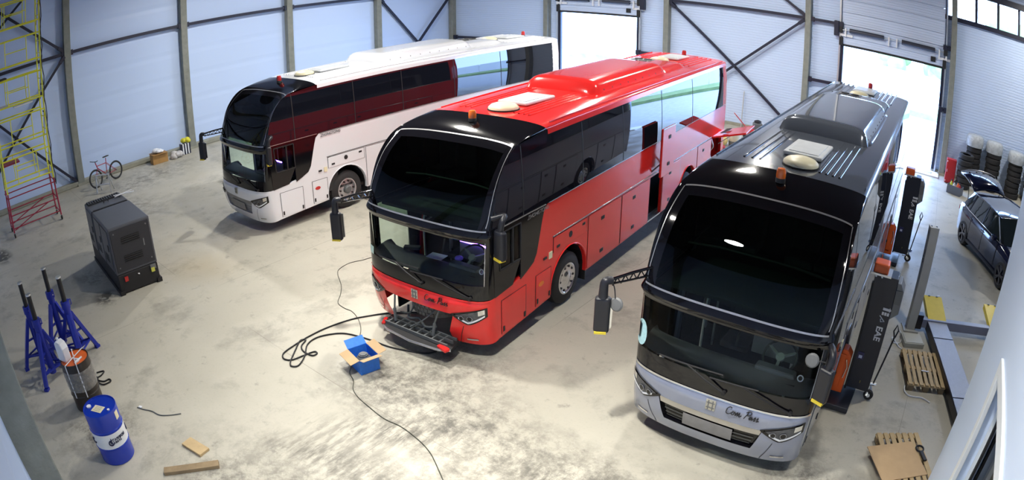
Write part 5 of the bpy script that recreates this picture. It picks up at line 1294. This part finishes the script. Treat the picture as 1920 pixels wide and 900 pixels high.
# ================================================================ THE CAR
def car():
    S_ = 1.06
    ang = math.atan2(-.913, .41)
    c_ = thing('hatchback_car', (3.04, 17.56, 0), ang, 'dark blue hatchback car with its tailgate open', 'car')
    c_.scale = (S_, S_, S_)
    pt = mat('navy_paint', (0.004, 0.006, 0.030), 0.12, coat=0.8, metal=0.2, var=0.02); gl_ = mat('car_glass', (0.012, 0.018, 0.022), 0.03, spec=0.7, var=0)
    xs = [-2.08, -1.95, -1.6, -1.3, -.9, -.3, .3, .9, 1.2, 1.5, 1.8, 2.0, 2.12]
    wd = [.72, .82, .87, .885, .89, .89, .89, .88, .875, .865, .83, .74, .60]
    hs = [.95, .99, 1.0, 1.0, .99, .97, .96, .96, .92, .86, .80, .72, .62]
    rows = []
    for x, w, h in zip(xs, wd, hs):
        sec = [(.0, .20), (.6 * w, .20), (.97 * w, .26), (1.0 * w, .45), (w, .66 if h > .8 else h * .8), (.985 * w, h - .08), (.93 * w, h - .015), (.75 * w, h), (.4 * w, h + .015), (0, h + .02)]
        full = [Vector((x, -y, z)) for y, z in sec] + [Vector((x, y, z)) for y, z in reversed(sec[:-1])]
        rows.append(full)
    b = MB().grid(rows)
    n = len(rows[0]); N = len(b.v)
    b.f.append(tuple(range(n))); b.f.append(tuple(N - n + k for k in range(n)))
    b.build('body', pt, c_, smooth=50)
    # greenhouse
    gh = [[(1.02, .80, .95), (.40, .62, 1.38)], [(.95, .84, .95), (.30, .66, 1.40)], [(-.3, .85, .96), (-.3, .67, 1.455)], [(-1.25, .84, .98), (-1.2, .64, 1.43)], [(-1.85, .74, .99), (-1.62, .56, 1.39)]]
    side = {}
    for s in (-1, 1):
        rows = [[Vector((p[0] + (q[0] - p[0]) * k / 4, s * (p[1] + (q[1] - p[1]) * k / 4), p[2] + (q[2] - p[2]) * k / 4)) for p, q in gh] for k in range(5)]
        MB().grid(rows).build('side_window', gl_, c_, smooth=40)
        for i, (p, q) in enumerate(gh[1:4]):
            MB().bar((p[0], s * (p[1] + .004), p[2]), (q[0], s * (q[1] + .004), q[2]), .06, .012, upv=(0, s, 0)).build('window_pillar', pt, c_)
        MB().tube([(p[0], s * (p[1] + .006), p[2]) for p, q in gh], .012, 6).build('belt_trim', M_CHROME, c_, smooth=60)
        MB().tube([(q[0], s * (q[1] + .01), q[2] + .005) for p, q in gh], .018, 6).build('roof_rail', pt, c_, smooth=60)
        # mirror, door seams, handles
        m_ = MB().box((.72, s * .96, 1.0), (.16, .16, .13)).build('wing_mirror', pt, c_, bevel=.04)
        for x in (.82, -.12, -.98): MB().bar((x, s * .893, .34), (x + .04, s * .885, .93), .010).build('door_seam', M_BLACK, c_)
        for x in (.0, -.85): MB().box((x - .12, s * .896, .84), (.18, .02, .03)).build('door_handle', pt, c_, bevel=.008)
        MB().bar((-1.0, s * .885, .24), (1.1, s * .885, .24), .05, .06).build('side_sill', M_BLACK, c_)
        for x in (-1.33, 1.36):
            MB().lathe([(.36, -.10), (.36, .012), (.001, .012)], 28, basis((x, s * .80, .36), (1, 0, 0), (0, 0, 1), (0, s, 0)), cap=False).build('wheel_arch', M_BLACK, c_, smooth=40)
            Mx = basis((x, s * .80, .325), (1, 0, 0), (0, 0, 1), (0, s, 0))
            w = MB().lathe([(.20, -.1), (.30, -.1), (.325, -.06), (.325, .06), (.30, .10), (.235, .105), (.22, .07)], 28, Mx, cap=False).build('wheel', M_RUB, c_, smooth=40)
            al_ = MB()
            for k in range(5):
                q = 2 * PI * k / 5
                for dq in (-.13, .13): al_.bar(Mx @ Vector((.03 * math.cos(q), .03 * math.sin(q), .085)), Mx @ Vector((.225 * math.cos(q + dq), .225 * math.sin(q + dq), .095)), .032, .02, upv=(0, s, 0))
            al_.cyl(Mx @ Vector((0, 0, .06)), Mx @ Vector((0, 0, .10)), .05, n=10); al_.build('alloy_spokes', mat('alloy_dark', (0.14, 0.14, 0.15), 0.3, metal=0.8), w)
            MB().tube([Mx @ Vector((.232 * math.cos(2 * PI * k / 24), .232 * math.sin(2 * PI * k / 24), .092)) for k in range(24)], .012, 5, True).build('rim_edge', MATS['alloy_dark'], w, smooth=60)
    rf = [[Vector((q[0] + (-.02 if i == 0 else 0), q[1] * k, q[2] + .03 * (1 - k * k))) for k in (-1, -.6, -.2, .2, .6, 1)] for i, (p, q) in enumerate(gh)]
    MB().grid(rf).build('roof', pt, c_, smooth=50)
    MB().grid([[Vector((1.10 + (.38 - 1.10) * t - .04 * abs(k) ** 2 * (1 - t), k * (.80 + (.62 - .80) * t), .955 + (1.385 - .955) * t + .03 * (1 - k * k) * t)) for k in (-1, -.6, -.2, .2, .6, 1)] for t in (0, .33, .66, 1)]).build('windscreen', gl_, c_, smooth=50)
    MB().box((-1.75, 0, .75), (.5, 1.3, .4)).build('boot_interior', M_INT, c_)
    # tailgate swung up from the roof edge
    tg = [[Vector((-1.58 - .95 * t, k * (.60 + .08 * t), 1.44 + .50 * t - .28 * t * t + .10 * (1 - k * k))) for k in (-1, -.6, -.2, .2, .6, 1)] for t in (0, .25, .5, .75, 1)]
    t_ = MB().grid(tg).build('tailgate', pt, c_, smooth=50, solid=.05)
    MB().tube([p + Vector((0, 0, .02)) for p in tg[-1]], .02, 6).build('tailgate_edge', M_TRIM, t_, smooth=60)
    for s in (-1, 1):
        MB().cyl((-1.85, s * .62, 1.0), (-2.0, s * .60, 1.55), .012, n=6).build('gas_strut', M_BLACK, t_)
        MB().box((-2.07, s * .66, .80), (.05, .22, .14)).build('tail_lamp', M_REDL, c_, bevel=.02)
        MB().box((2.02, s * .58, .66), (.12, .30, .11), s * -.35).build('headlamp', M_CHROME, c_, bevel=.03)
    MB().box((-2.10, 0, .42), (.08, 1.4, .24)).build('rear_bumper', pt, c_, bevel=.03)
    MB().box((2.11, 0, .45), (.06, .9, .18)).build('front_grille', M_BLACK, c_, bevel=.02)
car()

# ================================================================ TYRE STACKS AND STORES BY THE BACK WALL
TY = MB().lathe([(.19, .02), (.30, 0), (.345, .03), (.355, .11), (.345, .19), (.30, .22), (.19, .20)], 24, cap=False)
ty0 = None
names_t = ['in front beside the red cabinet', 'against the wall right of the red cabinet', 'behind the raised tailgate', 'behind the car windscreen', 'at the right edge of the picture']
for si, (x, y, n, sc) in enumerate(((1.78, 25.35, 6, 1.0), (2.15, 26.28, 8, 1.02), (3.12, 26.28, 8, 1.05), (4.25, 26.28, 8, 1.05), (5.2, 26.28, 8, 1.05))):
    for k in range(n):
        if ty0 is None: ty0 = TY.build('car_tyre', M_RUB, smooth=40); q = ty0
        else: q = ty0.copy(); COL.objects.link(q)
        q.location = (x + random.uniform(-.03, .03), y + random.uniform(-.03, .02), k * .222); q.scale = (sc, sc, 1)
        q.rotation_euler = (0, 0, random.random() * 6)
        pos = 'lowest' if k == 0 else 'topmost' if k == n - 1 else ('second', 'third', 'fourth', 'fifth', 'sixth', 'seventh')[k - 1] + ' up'
        tag(q, 'black tyre, %s in the stack %s' % (pos, names_t[si]), 'tyre', 'stacked tyres by the back wall')
wrapm = mat('milky_film', (0.46, 0.50, 0.54), 0.25, var=0.35, scale=9, bump=.6, bscale=12)
for i, (x, z, l) in enumerate(((2.15, 1.56, 'on the tyre stack next to the red cabinet'), (3.12, 1.52, 'on the tyre stack behind the raised tailgate'), (4.25, 1.40, 'on the tyre stack behind the car windscreen'), (5.2, 1.4, 'on the tyre stack at the right edge'))):
    o = MB().lathe([(.40, 0), (.415, .06), (.42, .20), (.40, .36), (.34, .44), (.15, .47), (.001, .46)], 20, cap=False).build('film_wrap', wrapm, smooth=60); o.location = (x, 26.28, z)
    tag(o, 'crumpled milky plastic film ' + l, 'plastic wrap', 'film covers on the tyre stacks')
cb = thing('red_cabinet', (1.17, 25.55, 0), .0, 'small red metal cabinet at the foot of the column', 'cabinet')
rdm = mat('cabinet_red', (0.42, 0.012, 0.015), 0.4)
MB().box((0, 0, .48), (.44, .34, .92)).build('body', rdm, cb, bevel=.01); MB().box((0, -.178, .48), (.41, .016, .86)).build('door', rdm, cb, bevel=.006)
for z in (.1, .86): MB().box((-.19, -.19, z), (.03, .02, .05)).build('hinge', M_WHITE, cb)
MB().box((-.17, -.19, .5), (.02, .02, .10)).build('handle', M_WHITE, cb)
kr = thing('storage_crate', (1.42, 24.05, 0), -.35, 'grey open crate of coloured bottles beside the tyres', 'crate')
for c, d in (((0, -.2, .16), (.62, .012, .32)), ((0, .2, .16), (.62, .012, .32)), ((-.31, 0, .16), (.012, .4, .32)), ((.31, 0, .16), (.012, .4, .32)), ((0, 0, .01), (.62, .4, .02))): MB().box(c, d).build('crate_panel', mat('crate_grey', (0.10, 0.12, 0.16), 0.5), kr)
for i, (x, y, col, l) in enumerate(((-.22, .05, (0.55, 0.62, 0.05), 'lime green bottle at the left end of the grey crate'), (-.05, -.05, (0.7, 0.72, 0.75), 'white bottle in the grey crate between green and orange'), (.08, .08, (0.75, 0.16, 0.02), 'orange bottle sticking out of the grey crate'), (.20, -.06, (0.5, 0.03, 0.03), 'red bottle at the right end of the grey crate'))):
    p = Matrix.Rotation(-.35, 4, 'Z') @ Vector((x, y, 0))
    bt = thing('bottle', (1.42 + p.x, 24.05 + p.y, .02), 0, l, 'bottle', 'bottles in the grey crate')
    MB().lathe([(.07, 0), (.075, .02), (.075, .27), (.03, .36), (.03, .42)], 14).build('body', mat('bottle_%d' % i, col, 0.35), bt, smooth=40); MB().cyl((0, 0, .40), (0, 0, .45), .035, n=10).build('cap', M_BLACK, bt)
wr = thing('floor_ramp', (.05, 26.15, 0), 0, 'low white ramp board at the right jamb of the right doorway', 'ramp')
MB().prism([(-.62, 0), (.62, 0), (.62, .05), (-.5, .05)], 'y', -.45, .45).build('board', M_WHITE, wr, bevel=.006); MB().box((.10, 0, .055), (.42, .2, .01)).build('grip_patch', M_GRAYP, wr)

# ================================================================ THINGS BEHIND THE RED BUS
bk_ = thing('plastic_bucket', (-7.50, 23.0, 0), 0, 'translucent white bucket half filled, under the raised engine flap', 'bucket')
MB().lathe([(.20, 0), (.25, .48), (.265, .48), (.265, .51)], 20, cap=False).build('wall', mat('bucket_white', (0.72, 0.70, 0.58), 0.4), bk_, smooth=40, solid=.008); MB().lathe([(.215, .02), (.232, .22), (.001, .23)], 20, cap=False).build('contents', M_DASH, bk_, smooth=40); MB().cyl((0, 0, .0), (0, 0, .02), .2, n=20).build('base', MATS['bucket_white'], bk_)
o = MB().ball((0, 0, .20), .26, 8, .8).build('cloth_bundle', mat('bag_yellow', (0.62, 0.52, 0.22), 0.7, var=0.4, scale=8), smooth=60); o.location = (-7.95, 22.75, 0); tag(o, 'yellowish cloth bundle left of the white bucket', 'bundle')
o = MB().tube(spline([(-.3, -.1, .05), (-.1, .1, .06), (.1, -.1, .06), (.3, .1, .08), (.1, .2, .1), (-.2, .15, .1)], 5), .05, 8).build('red_hose', mat('hose_red', (0.35, 0.02, 0.02), 0.5), smooth=60); o.location = (-7.95, 22.20, 0); tag(o, 'coiled dark red hose on the floor left of the white bucket', 'hose')
def mower():
    m_ = thing('red_machine', (-7.1, 24.6, 0), .5, 'small red wheeled machine with dark engine by the back wall', 'machine')
    rd = mat('machine_red', (0.5, 0.02, 0.03), 0.35)
    MB().prism([(-.45, .22), (.45, .18), (.5, .34), (.15, .45), (-.4, .5)], 'y', -.25, .25).build('deck', rd, m_, bevel=.03)
    MB().box((0, 0, .60), (.36, .34, .26)).build('engine', M_DASH, m_, bevel=.04); MB().lathe([(.15, .72), (.15, .80), (.05, .84)], 14).build('starter', M_BLACK, m_, smooth=40)
    for x in (-.38, .38):
        for s in (-1, 1): MB().cyl((x, s * .26, .14), (x, s * .34, .14), .14, n=16).build('wheel', M_RUB, m_, smooth=40)
    MB().tube([(-.4, -.2, .45), (-.95, -.2, 1.0), (-.95, .2, 1.0), (-.4, .2, .45)], .018, 7).build('push_handle', rd, m_, smooth=40)
mower()
tb = thing('tool_box', (-6.75, 23.6, 0), .3, 'grey-green tool box with red lid behind the red bus', 'tool box')
MB().box((0, 0, .12), (.5, .26, .24)).build('body', mat('box_green', (0.22, 0.27, 0.22), 0.5), tb, bevel=.02); MB().box((0, 0, .26), (.52, .28, .05)).build('lid', rdm, tb, bevel=.015); MB().tube([(-.1, 0, .28), (-.1, 0, .34), (.1, 0, .34), (.1, 0, .28)], .012, 6).build('handle', M_BLACK, tb)
o = MB().bar((0, 0, 0), (0, .12, 1.55), .035).build('steel_pipe', M_GALV); o.location = (-8.4, 26.5, 0); tag(o, 'thin upright pipe against the ribbed wall behind the red bus', 'pipe')

# ================================================================ THINGS AT THE LEFT WALL
cx_ = thing('cardboard_box', (-23.95, 8.86, 0), 1.52, 'brown cardboard box with a white bag on top at the left wall', 'box')
MB().box((0, 0, .19), (.68, .42, .38)).build('body', mat('box_brown', (0.40, 0.22, 0.07), 0.75, var=0.25, scale=5), cx_, bevel=.01)
for s in (-1, 1): MB().box((0, s * .25, .375), (.66, .12, .008)).build('flap', MATS['box_brown'], cx_)
def lump(nm, loc, r, sq, m_, label, cat, seed=1, n=5):
    rr = random.Random(seed); b = MB()
    for k in range(n): b.ball((rr.uniform(-.6, .6) * r, rr.uniform(-.6, .6) * r, r * sq * rr.uniform(.5, .9)), r * rr.uniform(.45, .7), 7, sq)
    o = b.build(nm, m_, smooth=60); o.location = loc; tag(o, label, cat)
lump('plastic_bag', (-23.95, 8.80, .385), .26, .5, M_WHITE, 'crumpled white plastic bag on the brown cardboard box', 'bag', 2)
lump('rubble_sack', (-23.80, 9.62, 0), .26, .75, mat('sack_grey', (0.55, 0.53, 0.52), 0.7, var=0.4, scale=10), 'pale rubble sack between the brown box and the striped bag', 'sack', 3)
sb = thing('striped_bag', (-23.98, 10.12, 0), 1.5, 'dark and white striped carrier bag at the second column', 'bag')
for k in range(7): MB().box((-.18 + .06 * k, 0, .22), (.058, .24, .42)).build('stripe', M_WHITE if k % 2 else M_STEEL, sb, bevel=.01)
lump('yellow_bag', (-24.02, 10.20, .43), .19, .8, mat('bag_lemon', (0.70, 0.66, 0.04), 0.5, var=0.2), 'yellow plastic bag on top of the striped bag', 'bag', 5)
